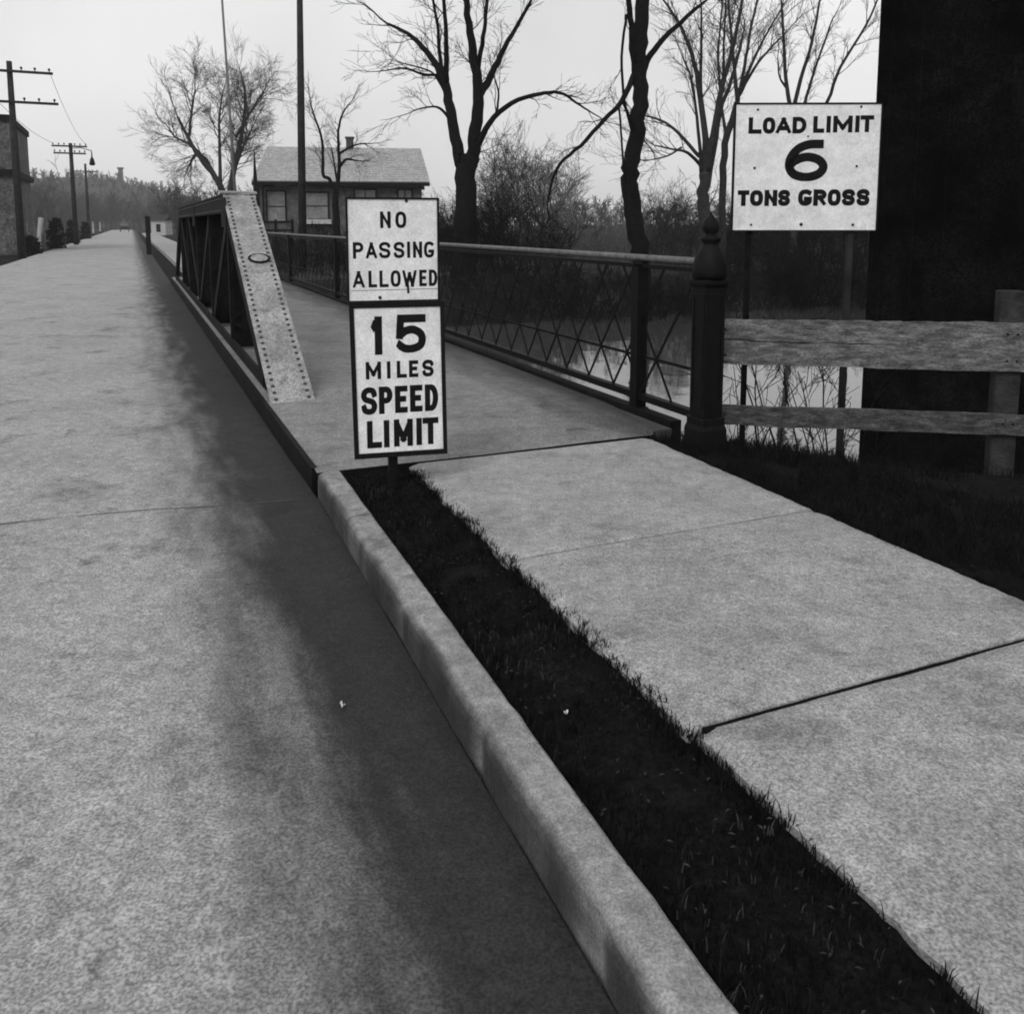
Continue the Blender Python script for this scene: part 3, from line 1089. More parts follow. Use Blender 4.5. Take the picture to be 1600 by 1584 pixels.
while s < RS1 - .1:
    for sg in (1, -1):
        run = .69*sg
        if not (RS0 < s + run < RS1):
            continue
        o = P2(s, RT, .13)
        if sg not in src:
            q = local_bar(run, .97, .022, .006, .008*sg + .0)
            b_ = q.build('lattice_bar', 'black_iron')
            b_.parent = ra
            b_.matrix_parent_inverse = MI(ra)
            b_.matrix_basis = frame_matrix(o)
            src[sg] = b_
        else:
            share(src[sg], 'lattice_bar', ra, frame_matrix(o))
    s += .40
m = MB()
m.box(-.045, .045, -.045, .045, -.02, 1.10)
m.box(-.06, .06, -.06, .06, -.02, .03)
m.lathe([(.05, 1.10), (.065, 1.12), (.065, 1.15), (.03, 1.16)], 10, (0, 0, 0))
p0 = m.build('post', 'black_iron', ra)
p0.matrix_basis = frame_matrix(P2(5.36, RT, 0))
for s in (10.55, 15.7, 20.8):
    share(p0, 'post', ra, frame_matrix(P2(s, RT, 0)))

# ------------------------------------------------------------------ iron gate post (newel)
npz = thing('newel_post', P2(4.36, 3.35, -.05), 'stout black cast iron end post with a ball finial, end of the railing', 'post')
o = P2(4.36, 3.35, 0)
m = MB()
m.lathe([(.098, -.12), (.098, .10), (.088, .13), (.088, .18)], 4, o, True, A2)
m.build('base', 'black_iron', npz, bevel=.006)
m = MB()
m.lathe([(.076, .18), (.076, 1.02), (.092, 1.04), (.092, 1.07)], 4, o, True, A2)
m.build('shaft', 'black_iron', npz, bevel=.008)
m = MB()
m.lathe([(.102, 1.07), (.11, 1.11), (.106, 1.16), (.094, 1.21), (.074, 1.255), (.052, 1.28), (.046, 1.30), (.066, 1.315), (.066, 1.335), (.040, 1.345),
         (.034, 1.36), (.05, 1.375), (.056, 1.40), (.05, 1.43), (.032, 1.455), (.012, 1.475), (.004, 1.50)], 18, o)
m.build('finial', 'black_iron', npz, smooth=True)
for k in range(4):
    m = MB()
    a = A2 + k*math.pi/2
    c_, s_ = math.cos(a), math.sin(a)
    fr = lambda x, y, z: Vector((o.x + c_*x - s_*y, o.y + s_*x + c_*y, z))
    for x0, x1, z0, z1 in ((-.062, -.044, .24, .98), (.044, .062, .24, .98), (-.044, .044, .24, .262), (-.044, .044, .958, .98)):
        m.box(.076, .083, x0, x1, z0, z1, fr)
    m.build('panel_moulding', 'black_iron', npz)

# ------------------------------------------------------------------ board fence
fe0, fe1 = Vector((1.33, 5.53, 0)), Vector((3.95, 5.14, 0))
fd = (fe1 - fe0).normalized()
fn = Vector((fd.y, -fd.x, 0))                    # towards the camera
bf = thing('board_fence', (2.6, 5.36, -.1), 'weathered grey board fence running right from the iron end post', 'fence')
def board(z0, z1, wob_, seed, mate='weathered_wood', dz=0.0, sag=0.0, L=None):
    random.seed(seed)
    m = MB()
    n = 40
    Lf = (fe1 - fe0).length if L is None else L
    for i in range(n + 1):
        u = Lf*i/n
        p = fe0 + fd*u
        zz0 = z0 + dz*u/Lf + wob_*fbm(u, seed, 3.0) - sag*math.sin(math.pi*u/Lf)
        zz1 = z1 + dz*u/Lf + wob_*fbm(u, seed + 5, 3.5)
        for (off, z) in ((.0, zz0), (.038, zz0), (.038, zz1), (.0, zz1)):
            v = p + fn*off
            m.v.append((v.x, v.y, z))
    for i in range(n):
        for j in range(4):
            m.f.append((i*4 + j, i*4 + (j+1) % 4, (i+1)*4 + (j+1) % 4, (i+1)*4 + j))
    m.f.append((3, 2, 1, 0))
    m.f.append((n*4, n*4+1, n*4+2, n*4+3))
    return m.build('board', mate, bf)
def split_board(z0, z1, zs, ulen, seed):
    """one wide board whose left end has split along the grain: the split is a ragged groove cut into its face"""
    m = MB()
    n = 110
    Lf = (fe1 - fe0).length
    for i in range(n + 1):
        u = Lf*i/n
        p = fe0 + fd*u
        w0 = .008*fbm(u, seed, 3.0)
        w1 = .010*fbm(u, seed + 5, 3.5) + .012*min(0, fbm(u, seed, 11))
        g_ = sstep(ulen + .25, ulen - .1, u)*max(0, .65 + .9*fbm(u, seed, 5))
        zz = zs + .012*fbm(u, seed + 2, 2.5)
        hw = .004 + .004*g_
        for (off, z) in ((0, z0 + w0 - .012*u/Lf), (.036, z0 + w0 - .012*u/Lf), (.038, zz - hw), (.038 - .022*min(1, g_), zz), (.038, zz + hw), (.036, z1 + w1 + .012*u/Lf), (0, z1 + w1 + .012*u/Lf)):
            v = p + fn*off
            m.v.append((v.x, v.y, z))
    k = 7
    for i in range(n):
        for j in range(k):
            m.f.append((i*k + j, i*k + (j+1) % k, (i+1)*k + (j+1) % k, (i+1)*k + j))
    m.f.append(tuple(reversed(range(k))))
    m.f.append(tuple(range(n*k, (n+1)*k)))
    return m.build('board', 'weathered_wood', bf)
split_board(.500, .795, .655, 1.0, 3)
board(.088, .222, .008, 6, 'darker_wood', dz=-.008)
for u, wz, zt_ in ((.03, .10, .76), (1.85, .15, 1.0), (2.5, .13, .9)):
    p = fe0 + fd*u - fn*.002
    m = MB()
    c = []
    for z in (-.9, zt_):
        for (a, b) in ((-wz/2, -.10), (wz/2, -.10), (wz/2, -.002), (-wz/2, -.002)):
            v = p + fd*a + fn*b
            c.append((v.x, v.y, z))
    m.hexa(c)
    po = m.build('fence_post', 'dark_post_wood' if zt_ < .95 else 'bark_grey', bf, bevel=.01)
for u in (.06, .09, 1.82, 1.88, 2.5):
    for z in (.56, .73, .155):
        m = MB()
        q = fn.to_track_quat('Z', 'Y')
        c = fe0 + fd*(u + .01*math.sin(z*40)) + fn*.0385 + Vector((0, 0, z))
        vs = [c + q @ Vector((.008*math.cos(a*math.pi/3), .008*math.sin(a*math.pi/3), h)) for h in (0, .003) for a in range(6)]
        m.add(vs, [(a, (a+1) % 6, 6 + (a+1) % 6, 6 + a) for a in range(6)] + [tuple(range(6, 12))])
        m.build('nail', 'black_iron', bf)

# ================================================================== SIGNS: painted letters as strokes
def arc_pts(cx, cy, rx, ry, a0, a1, n=10):
    return [(cx + rx*math.cos(R(a0 + (a1-a0)*i/n)), cy + ry*math.sin(R(a0 + (a1-a0)*i/n))) for i in range(n+1)]
def cat_(pts, sub=5):
    v = [Vector((x, y, 0)) for x, y in pts]
    return [(q.x, q.y) for q in smooth_path(v, sub)]
def ell(n=28, e=2.6):
    out = []
    for i in range(n):
        a = 2*math.pi*i/n
        c, s = math.cos(a), math.sin(a)
        out.append((.5 + .5*math.copysign(abs(c)**(2/e), c), .5 + .5*math.copysign(abs(s)**(2/e), s)))
    return out
GL = {
 'N': [[(0, 0), (0, 1)], [(0, 1), (1, 0)], [(1, 0), (1, 1)]],
 'O': ['loop', ell()],
 'P': [[(0, 0), (0, 1)], [(0, 1), (.55, 1)] + arc_pts(.55, .74, .45, .26, 90, -90, 8)[1:] + [(0, .48)]],
 'R': [[(0, 0), (0, 1)], [(0, 1), (.55, 1)] + arc_pts(.55, .75, .45, .25, 90, -90, 8)[1:] + [(0, .50)], [(.5, .5), (1, 0)]],
 'A': [[(0, 0), (.5, 1)], [(.5, 1), (1, 0)], [(.2, .27), (.8, .27)]],
 'S': [cat_([(1, .80), (.86, .95), (.5, 1), (.14, .93), (0, .75), (.14, .58), (.5, .51), (.86, .43), (1, .25), (.86, .06), (.5, 0), (.14, .05), (0, .2)])],
 'I': [[(.5, 0), (.5, 1)]],
 'G': [cat_([(.93, .92), (.75, .985), (.5, 1), (.16, .92), (0, .65), (0, .35), (.16, .08), (.5, 0), (.85, .05), (1, .2)]) + [(1, .38), (.62, .38)]],
 'L': [[(0, 1), (0, 0), (1, 0)]],
 'W': [[(0, 1), (.26, 0)], [(.26, 0), (.5, .85)], [(.5, .85), (.74, 0)], [(.74, 0), (1, 1)]],
 'E': [[(1, 1), (0, 1), (0, 0), (1, 0)], [(0, .52), (.8, .52)]],
 'D': ['loop', [(0, 0), (0, 1), (.45, 1)] + arc_pts(.45, .5, .55, .5, 80, -80, 12) + [(.45, 0)]],
 'M': [[(0, 0), (0, 1)], [(0, 1), (.5, .22)], [(.5, .22), (1, 1)], [(1, 1), (1, 0)]],
 'T': [[(0, 1), (1, 1)], [(.5, 1), (.5, 0)]],
 '1': [[(1, 0), (1, 1)], [(1, .97), (.3, .90), (-.3, .80)]],
 '5': [[(1, 1), (.06, 1), (.0, .46)], cat_([(.10, .50), (.22, .57), (.36, .615), (.62, .63), (.92, .5), (1, .3), (.9, .1), (.55, 0), (.22, .02), (0, .13)])],
 '6': [cat_([(.86, 1), (.55, .985), (.26, .86), (.06, .62), (0, .34), (.12, .1), (.38, .0), (.62, .0), (.88, .1), (1, .3), (.88, .5), (.62, .6), (.38, .585), (.14, .47), (.02, .34)])],
}
def stroke(mb, pts, wd, put, lift, closed=False):
    v = [Vector((x, y)) for x, y in pts]
    n = len(v)
    Ls, Rs = [], []
    if not closed:
        d0 = (v[1]-v[0]).normalized()
        d1 = (v[-1]-v[-2]).normalized()
        v = [v[0] - d0*wd*.5] + v[1:-1] + [v[-1] + d1*wd*.5]
    for i in range(n):
        a = v[(i-1) % n] if (closed or i > 0) else None
        c = v[(i+1) % n] if (closed or i < n-1) else None
        da = (v[i]-a).normalized() if a is not None else (c-v[i]).normalized()
        dc = (c-v[i]).normalized() if c is not None else da
        t = da + dc
        t = t.normalized() if t.length > 1e-6 else da
        nrm = Vector((-t.y, t.x))
        k = max(.45, nrm.dot(Vector((-da.y, da.x))))
        Ls.append(v[i] + nrm*wd/2/k)
        Rs.append(v[i] - nrm*wd/2/k)
    vs = [put(q.x, q.y, lift) for q in Ls] + [put(q.x, q.y, lift) for q in Rs]
    fs = []
    for i in range(n if closed else n-1):
        j = (i+1) % n
        fs.append((i, n+i, n+j, j))
    mb.add(vs, fs)
def letter(mb, ch, box, wd, put, lift0):
    x0, x1, y0, y1 = box                          # y downward, sign units
    g_ = GL[ch]
    closed = g_[0] == 'loop'
    strokes = [g_[1]] if closed else g_
    iw = wd/2
    for i, s_ in enumerate(strokes):
        if ch == 'I':
            q = [((x0+x1)/2, y1 - iw - (y1-y0-wd)*y) for x, y in s_]
        else:
            q = [(x0 + iw + (x1-x0-wd)*x, y1 - iw - (y1-y0-wd)*y) for x, y in s_]
        stroke(mb, q, wd, lambda x, y, l: put(min(x1, max(x0, x)), min(y1, max(y0, y)), l), lift0 + .00025*i, closed)

# --- two-panel traffic sign on a post
TS_L, TS_R = at(543, 400, 4.40), at(687, 400, 4.515)
ux = Vector((TS_R.x - TS_L.x, TS_R.y - TS_L.y, 0))
TW = ux.length
ux.normalize()
un = Vector((ux.y, -ux.x, 0))
zc = lambda py: at(617, py, 4.46).z
ts = thing('traffic_sign', (TS_L + ux*TW*.42 + Vector((0, 0, -TS_L.z - .05)))[:], 'white two-panel traffic sign reading no passing allowed and 15 miles speed limit', 'sign')
org = Vector((TS_L.x, TS_L.y, 0))
def SP(u, z, off):                                # along the sign, height, towards the viewer
    return org + ux*u + Vector((0, 0, z)) + un*off
def sign_box(u0, u1, z0, z1, o0, o1, sh=None):
    m = MB()
    a, b = (sh(z0), sh(z1)) if sh else (0, 0)
    m.hexa([SP(u0+a, z0, o1), SP(u1+a, z0, o1), SP(u1+a, z0, o0), SP(u0+a, z0, o0), SP(u0+b, z1, o1), SP(u1+b, z1, o1), SP(u1+b, z1, o0), SP(u0+b, z1, o0)])
    return m
def framed(u0, u1, z0, z1, bt, face_o, name, sh=None, extra=None):
    pn = sign_box(u0+.004, u1-.004, z0+.004, z1-.004, face_o-.014, face_o, sh).build(name, 'sign_enamel', ts)
    l, r, t_, b_ = bt
    fo = face_o + .006
    m = MB()
    for (a0, a1, c0, c1) in ((u0, u0+l, z0, z1), (u1-r, u1, z0, z1), (u0+l, u1-r, z1-t_, z1), (u0+l, u1-r, z0, z0+b_)):
        m2 = sign_box(a0, a1, c0, c1, face_o-.018, fo, sh)
        m.add(m2.v, m2.f)
    fr = m.build('frame', 'sign_paint_black', pn)
    return pn
zt, zb = zc(309), zc(470)
U0, U1 = -.006, TW + .002
upper = framed(U0, U1 - .006, zb, zt, (.010, .012, .010, .006), .022, 'upper_panel')
def mk_put(x0, x1, y0, y1, u0, u1, z1, z0, face):
    return lambda x, y, l: SP(u0 + (u1-u0)*(x-x0)/(x1-x0), z1 + (z0-z1)*(y-y0)/(y1-y0), face + .0006 + l)
put = mk_put(84, 572, 115, 645, U0 + .010, U1 - .018, zt - .010, zb + .006, .022)
def line_of(spec, wd, putf, parent, rise=0.0):
    m = MB()
    for ch, x0, x1, y0, y1 in spec:
        letter(m, ch, (x0, x1, y0, y1), wd, putf, 0)
    return m.build('lettering', 'sign_paint_black', parent)
line_of([('N', 258, 316, 178, 265), ('O', 341, 402, 178, 265)], 18, put, upper)
line_of([('P', 108, 165, 338, 424), ('A', 176, 240, 338, 424), ('S', 249, 312, 337, 423), ('S', 329, 389, 337, 423), ('I', 403, 421, 336, 422), ('N', 436, 487, 336, 422), ('G', 497, 554, 336, 422)], 17, put, upper)
line_of([('A', 102, 170, 488, 577), ('L', 189, 236, 488, 576), ('L', 249, 299, 488, 576), ('O', 310, 366, 487, 575), ('W', 374, 456, 487, 577), ('E', 469, 511, 486, 574), ('D', 523, 571, 486, 574)], 17, put, upper)
m = MB()
stroke(m, [(95, 592), (571, 588)], 3.0, put, 0)
m.build('ruled_line', 'bolt_metal', upper)
m = MB()
stroke(m, [(405, 570), (407, 604)], 13, put, .0008)
m.build('paint_drip', 'sign_paint_black', upper)
zt2, zb2 = zc(471), zc(711)
lower = framed(U0 + .006, U1 + .014, zb2, zt2, (.024, .022, .030, .028), .026, 'lower_panel', sh=lambda z: .012*(zt2 - z)/(zt2 - zb2))
put2 = mk_put(100, 583, 705, 1455, U0 + .030 + .004, U1 - .008 + .006, zt2 - .030, zb2 + .028, .026)
line_of([('1', 186, 250, 748, 945), ('5', 325, 495, 742, 940)], 42, put2, lower)
line_of([('M', 155, 240, 980, 1070), ('I', 272, 294, 980, 1070), ('L', 328, 385, 980, 1069), ('E', 397, 450, 980, 1068), ('S', 472, 538, 979, 1068)], 20, put2, lower)
line_of([('S', 126, 215, 1110, 1254), ('P', 225, 302, 1110, 1253), ('E', 315, 387, 1110, 1252), ('E', 400, 472, 1109, 1250), ('D', 485, 562, 1109, 1250)], 31, put2, lower)
line_of([('L', 155, 238, 1286, 1430), ('I', 248, 282, 1286, 1430), ('M', 306, 414, 1285, 1429), ('I', 434, 466, 1284, 1428), ('T', 470, 562, 1284, 1427)], 32, put2, lower)
def bolt(center, nrm, r, parent, name='bolt'):
    m = MB()
    q = nrm.to_track_quat('Z', 'Y')
    vs, fs = [], []
    for rr, h in ((r, 0), (r, .004), (r*.6, .007)):
        for j in range(8):
            a = 2*math.pi*j/8
            vs.append(center + q @ Vector((rr*math.cos(a), rr*math.sin(a), h)))
    for i in range(2):
        for j in range(8):
            fs.append((i*8+j, i*8+(j+1) % 8, (i+1)*8+(j+1) % 8, (i+1)*8+j))
    fs.append(tuple(range(16, 24)))
    m.add(vs, fs)
    return m.build(name, 'sign_paint_black', parent)
bolt(put(250, 630, .0), un, .009, upper)
bolt(put(403, 122, .0), un, .008, upper)
m = sign_box(TW*.40, TW*.40 + .05, -.4, zt - .03, -.045, .007)
m.build('post', 'black_iron', ts, bevel=.004)

# --- load limit sign on two posts
LS_Y = 6.05
l0, l1 = at(1146, 260, LS_Y), at(1374, 260, LS_Y - .02)
org = Vector((l0.x, l0.y, 0))
ux = Vector((l1.x - l0.x, l1.y - l0.y, 0))
LW = ux.length
ux.normalize()
un = Vector((ux.y, -ux.x, 0))
lz1, lz0 = at(1260, 161, LS_Y).z, at(1260, 361, LS_Y).z
ts = thing('load_sign', (org + ux*LW*.5)[:2] + (-.3,), 'white load limit sign reading 6 tons gross on posts behind the board fence', 'sign')
pn = sign_box(.002, LW - .002, lz0 + .002, lz1 - .002, -.02, 0).build('panel', 'sign_enamel', ts)
m = MB()
for (a0, a1, c0, c1) in ((-.004, .008, lz0, lz1), (LW - .006, LW + .004, lz0, lz1), (.008, LW - .006, lz1 - .012, lz1), (.008, LW - .006, lz0, lz0 + .006)):
    q = sign_box(a0, a1, c0, c1, -.024, .005)
    m.add(q.v, q.f)
m.build('frame', 'sign_paint_black', pn)
put = mk_put(680, 1508, 485, 1195, .006, LW - .006, lz1 - .010, lz0 + .006, 0)
line_of([('L', 755, 830, 558, 650), ('O', 836, 908, 558, 650), ('A', 908, 1002, 557, 650), ('D', 1006, 1086, 556, 649),
         ('L', 1124, 1188, 552, 646), ('I', 1196, 1228, 551, 645), ('M', 1238, 1348, 550, 644), ('I', 1361, 1391, 549, 643), ('T', 1392, 1470, 548, 642)], 25, put, pn)
line_of([('6', 970, 1217, 683, 917)], 50, put, pn)
line_of([('T', 705, 772, 968, 1058), ('O', 776, 852, 967, 1058), ('N', 860, 934, 966, 1058), ('S', 938, 1008, 965, 1058),
         ('G', 1054, 1134, 963, 1057), ('R', 1142, 1218, 963, 1057), ('O', 1224, 1300, 962, 1057), ('S', 1306, 1382, 962, 1056), ('S', 1390, 1466, 961, 1056)], 27, put, pn)
for x, y, r in ((805, 515, .008), (1393, 500, .008), (797, 842, .009), (1383, 832, .008), (787, 1165, .008), (1077, 1163, .012), (1376, 1165, .010), (1097, 665, .006)):
    bolt(put(x, y, 0), un, r, pn)
for u, wz in ((LW*.115, .034), (LW*.815, .042)):
    m = sign_box(u, u + wz, -1.2, lz1 - .03, -.075, -.024)
    m.build('post', 'bark_dark' if u < .4 else 'pole_wood', ts, bevel=.005)
m = sign_box(.03, LW - .03, lz0 + .10, lz0 + .17, -.0235, -.021)
m.build('cross_brace', 'pole_wood', ts)

# ================================================================== BUILDINGS
def rot_frame(o, dx):
    dy = Vector((-dx.y, dx.x, 0))
    return lambda x, y, z: Vector((o.x + dx.x*x + dy.x*y, o.y + dx.y*x + dy.y*y, z))
# tarred mill building on the right
mo = Vector((4.03, 9.5, 0))
mdx = Vector((.87, -.49, 0)).normalized()
mf = rot_frame(mo, mdx)
mb_ = thing('mill_building', (mo.x + 3, mo.y + 3, -2.2), 'tall near-black building wall behind the load limit sign and board fence', 'building')
m = MB()
m.box(0, 9, 0, 11, -1.9, 9, mf)
m.build('wall', 'tarred_boards', mb_)
m = MB()
m.box(-.04, 9.04, -.04, 11.04, -3.0, -1.9, mf)
m.build('foundation', 'tarred_boards', mb_)
m = MB()
m.box(-.35, 9.35, -.35, 11.35, 9.0, 9.25, mf)
m.build('roof', 'tarred_boards', mb_)
x = .12
first = None
while x < 9:
    if first is None:
        m = MB()
        m.box(-.02, .02, -.022, -.002, -1.9, 9)
        first = m.build('batten', 'tarred_boards', mb_)
        q = mf(x, 0, 0)
        M0 = lambda q: Matrix(((mdx.x, -mdx.y, 0, q.x), (mdx.y, mdx.x, 0, q.y), (0, 0, 1, 0), (0, 0, 0, 1)))
        first.matrix_basis = M0(q)
    else:
        share(first, 'batten', mb_, M0(mf(x, 0, 0)))
    x += .30

# polling place: low house with a big pale roof
HY = 45.0
h0, h1 = at(404, 300, HY), at(659, 300, HY + 1.2)
hdx = Vector((h1.x - h0.x, h1.y - h0.y, 0))
HL = hdx.length
hdx.normalize()
hf = rot_frame(Vector((h0.x, h0.y, 0)), hdx)
hz = lambda py: at(530, py, HY + .5).z
hs = thing('house', (h0 + hdx*HL/2)[:2] + (-.2,), 'low dark-walled house with a wide pale gable roof beyond the canal', 'house')
m = MB()
m.box(0, HL, 0, 6.4, -.4, hz(292), hf)
m.build('wall', 'house_wall', hs)
ez, rz = hz(288), hz(226)
m = MB()
e0, e1 = -.25, HL + .42
dpt = 3.2
for sg in (0, 1):
    ya = -.55 if sg == 0 else 6.95
    c = [hf(e0, ya, ez), hf(e1, ya, ez), hf(e1 - .35, dpt, rz), hf(e0 + .35, dpt, rz)]
    c2 = [p + Vector((0, 0, .10)) for p in c]
    m.hexa(c + c2 if sg == 0 else [c[1], c[0], c[3], c[2], c2[1], c2[0], c2[3], c2[2]])
ro = m.build('roof', 'roof_shingle', hs)
NC = 15
for k in range(NC):
    v0, v1 = k/NC, (k + 1.12)/NC
    c = []
    for (v_, lift) in ((v0, .125), (min(1, v1), .103)):
        y_, z_ = -.56 + (dpt + .56)*v_, ez + (rz - ez)*v_
        xa, xb = e0 - .02 + .37*v_, e1 + .02 - .37*v_
        c += [hf(xa, y_, z_ + lift), hf(xb, y_, z_ + lift)]
    lo_, hi_ = [c[0], c[1], c[3], c[2]], [q + Vector((0, 0, .03)) for q in (c[0], c[1], c[3], c[2])]
    m = MB()
    m.hexa(lo_ + hi_)
    m.build('shingle_course', 'roof_shingle', ro)
m = MB()
for x in (.02, HL - .02):
    m.add([hf(x, 0, hz(292)), hf(x, 6.4, hz(292)), hf(x, dpt, rz - .02)], [(0, 1, 2)])
m.build('gable', 'house_wall', hs)
m = MB()
m.box(e0, e1, -.62, -.55, ez - .10, ez + .09, hf)
m.build('fascia', 'house_trim', hs)
m = MB()
cxp = (542 - 404)/(659 - 404)*HL
m.box(cxp - .2, cxp + .2, dpt - .25, dpt + .25, rz - .3, rz + .62, hf)
m.box(cxp - .25, cxp + .25, dpt - .3, dpt + .3, rz + .62, rz + .72, hf)
m.build('chimney', 'chimney_brick', ro)
for (xa, xb, ya, yb) in ((417, 444, 300, 346), (476, 510, 302, 342), (553, 585, 297, 330), (622, 642, 297, 330)):
    a, b = (xa - 404)/255*HL, (xb - 404)/255*HL
    big = xa < 520
    wn_ = MB()
    wn_.box(a, b, -.05, .02, hz(yb), hz(ya), hf)
    wo_ = wn_.build('window', 'pale_plaster' if big else 'window_glass', hs)
    m = MB()
    za, zb_ = hz(yb), hz(ya)
    for q in ((a - .07, a, za, zb_), (b, b + .07, za, zb_), (a - .07, b + .07, zb_, zb_ + .08), (a, b, (za + zb_)/2 - .02, (za + zb_)/2 + .02), ((a+b)/2 - .025, (a+b)/2 + .025, za, zb_) if not big else (a - .07, b + .07, za - .06, za)):
        m.box(q[0], q[1], -.08, -.045, q[2], q[3], hf)
    m.build('window_frame', 'house_trim', wo_)
m = MB()
m.box((465 - 404)/255*HL, (516 - 404)/255*HL, -.55, -.08, hz(350), hz(343), hf)
m.build('stone_step', 'white_paint', hs)
for xa in (404.5, 411):
    m = MB()
    a = (xa - 404)/255*HL
    m.box(a, a + .09, -.45, -.36, -.3, ez - .09, hf)
    m.build('porch_post', 'house_trim', hs)
# low yard fence in front of it
yf = thing('yard_fence', at(430, 372, 42)[:2] + (-.2,), 'low dark rail fence in front of the house', 'fence')
a_, b_ = at(404, 350, 42), at(456, 350, 42)
for z in (at(430, 347, 42).z, at(430, 360, 42).z):
    m = MB()
    m.bar((a_.x, a_.y, z), (b_.x, b_.y, z), .06, .10)
    m.build('rail', 'house_trim', yf)
for k in range(3):
    p = a_.lerp(b_, k/2)
    m = MB()
    m.box(p.x - .06, p.x + .06, p.y + .03, p.y + .14, -.4, at(430, 343, 42).z)
    m.build('fence_post', 'house_trim', yf)

# building at the far left edge with a corbelled cornice
lb0 = at(27, 390, 46)
lb = thing('brick_building', (lb0.x - 4, lb0.y + 2, -.3), 'dark brick building corner with a cornice at the far left edge', 'building')
lf = rot_frame(Vector((lb0.x, lb0.y, 0)), Vector((D2[0], D2[1], 0)))
zt_ = at(56, 190, 46).z
m = MB()
m.box(0, 9, 0, 9, -.5, zt_, lf)
m.build('wall', 'dark_brick', lb)
m = MB()
m.box(-.12, 9.1, -.10, 9.1, zt_, zt_ + .35, lf)
m.build('cornice', 'house_trim', lb)
zm = at(56, 268, 46).z
m = MB()
m.box(-.22, 9.2, -.20, -.002, zm - .22, zm + .10, lf)
m.box(-.22, -.002, -.002, 9.1, zm - .22, zm + .10, lf)
m.build('string_course', 'house_trim', lb)
for k in range(2):
    m = MB()
    m.box(1.2 + 3.4*k, 2.3 + 3.4*k, -.03, .05, .9, 2.6, lf)
    wo_ = m.build('window', 'window_glass', lb)
    m = MB()
    m.box(1.1 + 3.4*k, 2.4 + 3.4*k, -.12, -.032, .78, .9, lf)
    m.build('sill', 'pale_plaster', wo_)
for k in range(2):
    m = MB()
    m.box(-.05, .03, 1.5 + 3.5*k, 2.6 + 3.5*k, .9, 2.6, lf)
    m.build('window', 'window_glass', lb)

# small white shed on the right of the road far off
sh0 = at(236, 350, 118)
shd = thing('shed', (sh0.x + 1, sh0.y + 1, -.3), 'tiny white shed far off, right of the dark roadside post', 'shed')
m = MB()
m.box(sh0.x, sh0.x + 2.0, sh0.y, sh0.y + 2.4, -.4, 1.9)
m.build('wall', 'white_paint', shd)
m = MB()
m.hexa([(sh0.x - .2, sh0.y - .3, 1.9), (sh0.x + 2.2, sh0.y - .3, 1.9), (sh0.x + 2.2, sh0.y + 2.7, 1.9), (sh0.x - .2, sh0.y + 2.7, 1.9),
        (sh0.x - .2, sh0.y + 1.1, 2.7), (sh0.x + 2.2, sh0.y + 1.1, 2.7), (sh0.x + 2.2, sh0.y + 1.3, 2.7), (sh0.x - .2, sh0.y + 1.3, 2.7)])
m.build('roof', 'bark_grey', shd)
m = MB()
m.box(sh0.x + .7, sh0.x + 1.3, sh0.y - .03, sh0.y + .02, .3, 1.4)
m.build('door', 'house_trim', shd)

# smokestack on the hill
c0 = at(190, 300, 430)
ck = thing('smokestack', (c0.x, c0.y, 6), 'slim smokestack standing on the hill at the end of the road', 'chimney')
zt_ = at(190, 262, 430).z
m = MB()
m.lathe([(1.7, 4), (1.15, zt_ - 1.0)], 14, (c0.x, c0.y, 0))
m.build('shaft', 'chimney_brick', ck, smooth=True)
m = MB()
m.lathe([(1.2, zt_ - 1.0), (1.6, zt_ - .6), (1.6, zt_), (1.0, zt_ + .05)], 14, (c0.x, c0.y, 0))
m.build('cap', 'chimney_brick', ck)

# ================================================================== POLES AND SMALL THINGS
def utility_pole(label, px, ytop, Y, arms, r=.13, lamp=None, name='utility_pole', group='utility poles along the far roadside', material='pole_wood', lean=0.0):
    top = at(px, ytop, Y)
    T = thing(name, (top.x - lean, top.y, -.4), label, 'pole', group)
    m = MB()
    m.tube([(top.x - lean, top.y, -.5), (top.x - lean*.5, top.y, top.z*.5), (top.x, top.y, top.z)], [r*1.15, r, r*.75], 9)
    m.build('shaft', material, T, smooth=True)
    for (yy, half) in arms:
        z = at(px, yy, Y).z
        m = MB()
        m.bar((top.x - half*N2[0], top.y - half*N2[1] - r, z), (top.x + half*N2[0], top.y + half*N2[1] - r, z), .09, .11)
        ar = m.build('crossarm', material, T)
        for k in (-.92, -.6, -.3, .3, .6, .92):
            m = MB()
            c = Vector((top.x + k*half*N2[0], top.y + k*half*N2[1] - r, z + .05))
            m.lathe([(.02, 0), (.02, .06), (.05, .07), (.05, .14), (.02, .17)], 6, c)
            m.build('insulator', 'black_iron', ar)
    if lamp:
        lx, ly0, ly1 = lamp
        a, b, c = at(px, ly0 - 4, Y), at(lx, ly0, Y), at(lx, ly1, Y)
        m = MB()
        m.tube([a, (a + b)/2 + Vector((0, 0, .12)), b], .03, 5)
        ar = m.build('lamp_bracket', 'black_iron', T)
        m = MB()
        m.lathe([(.03, b.z), (.05, c.z + .62), (.14, c.z + .42), (.20, c.z + .12), (.20, c.z + .06), (.08, c.z)], 10, (b.x, b.y, 0))
        m.build('lamp_shade', 'black_iron', ar)
    return T
utility_pole('utility pole at the far left edge with two wide crossarms high up', 14, 96, 38, [(112, 1.75), (160, 1.9)], .15)
utility_pole('utility pole with two crossarms and a hanging street lamp, left roadside', 110, 224, 62, [(229, 1.15), (240, 1.05)], .16, (143, 236, 259))
utility_pole('farther utility pole with one crossarm, left roadside', 133, 256, 100, [(268, 1.35)], .16)
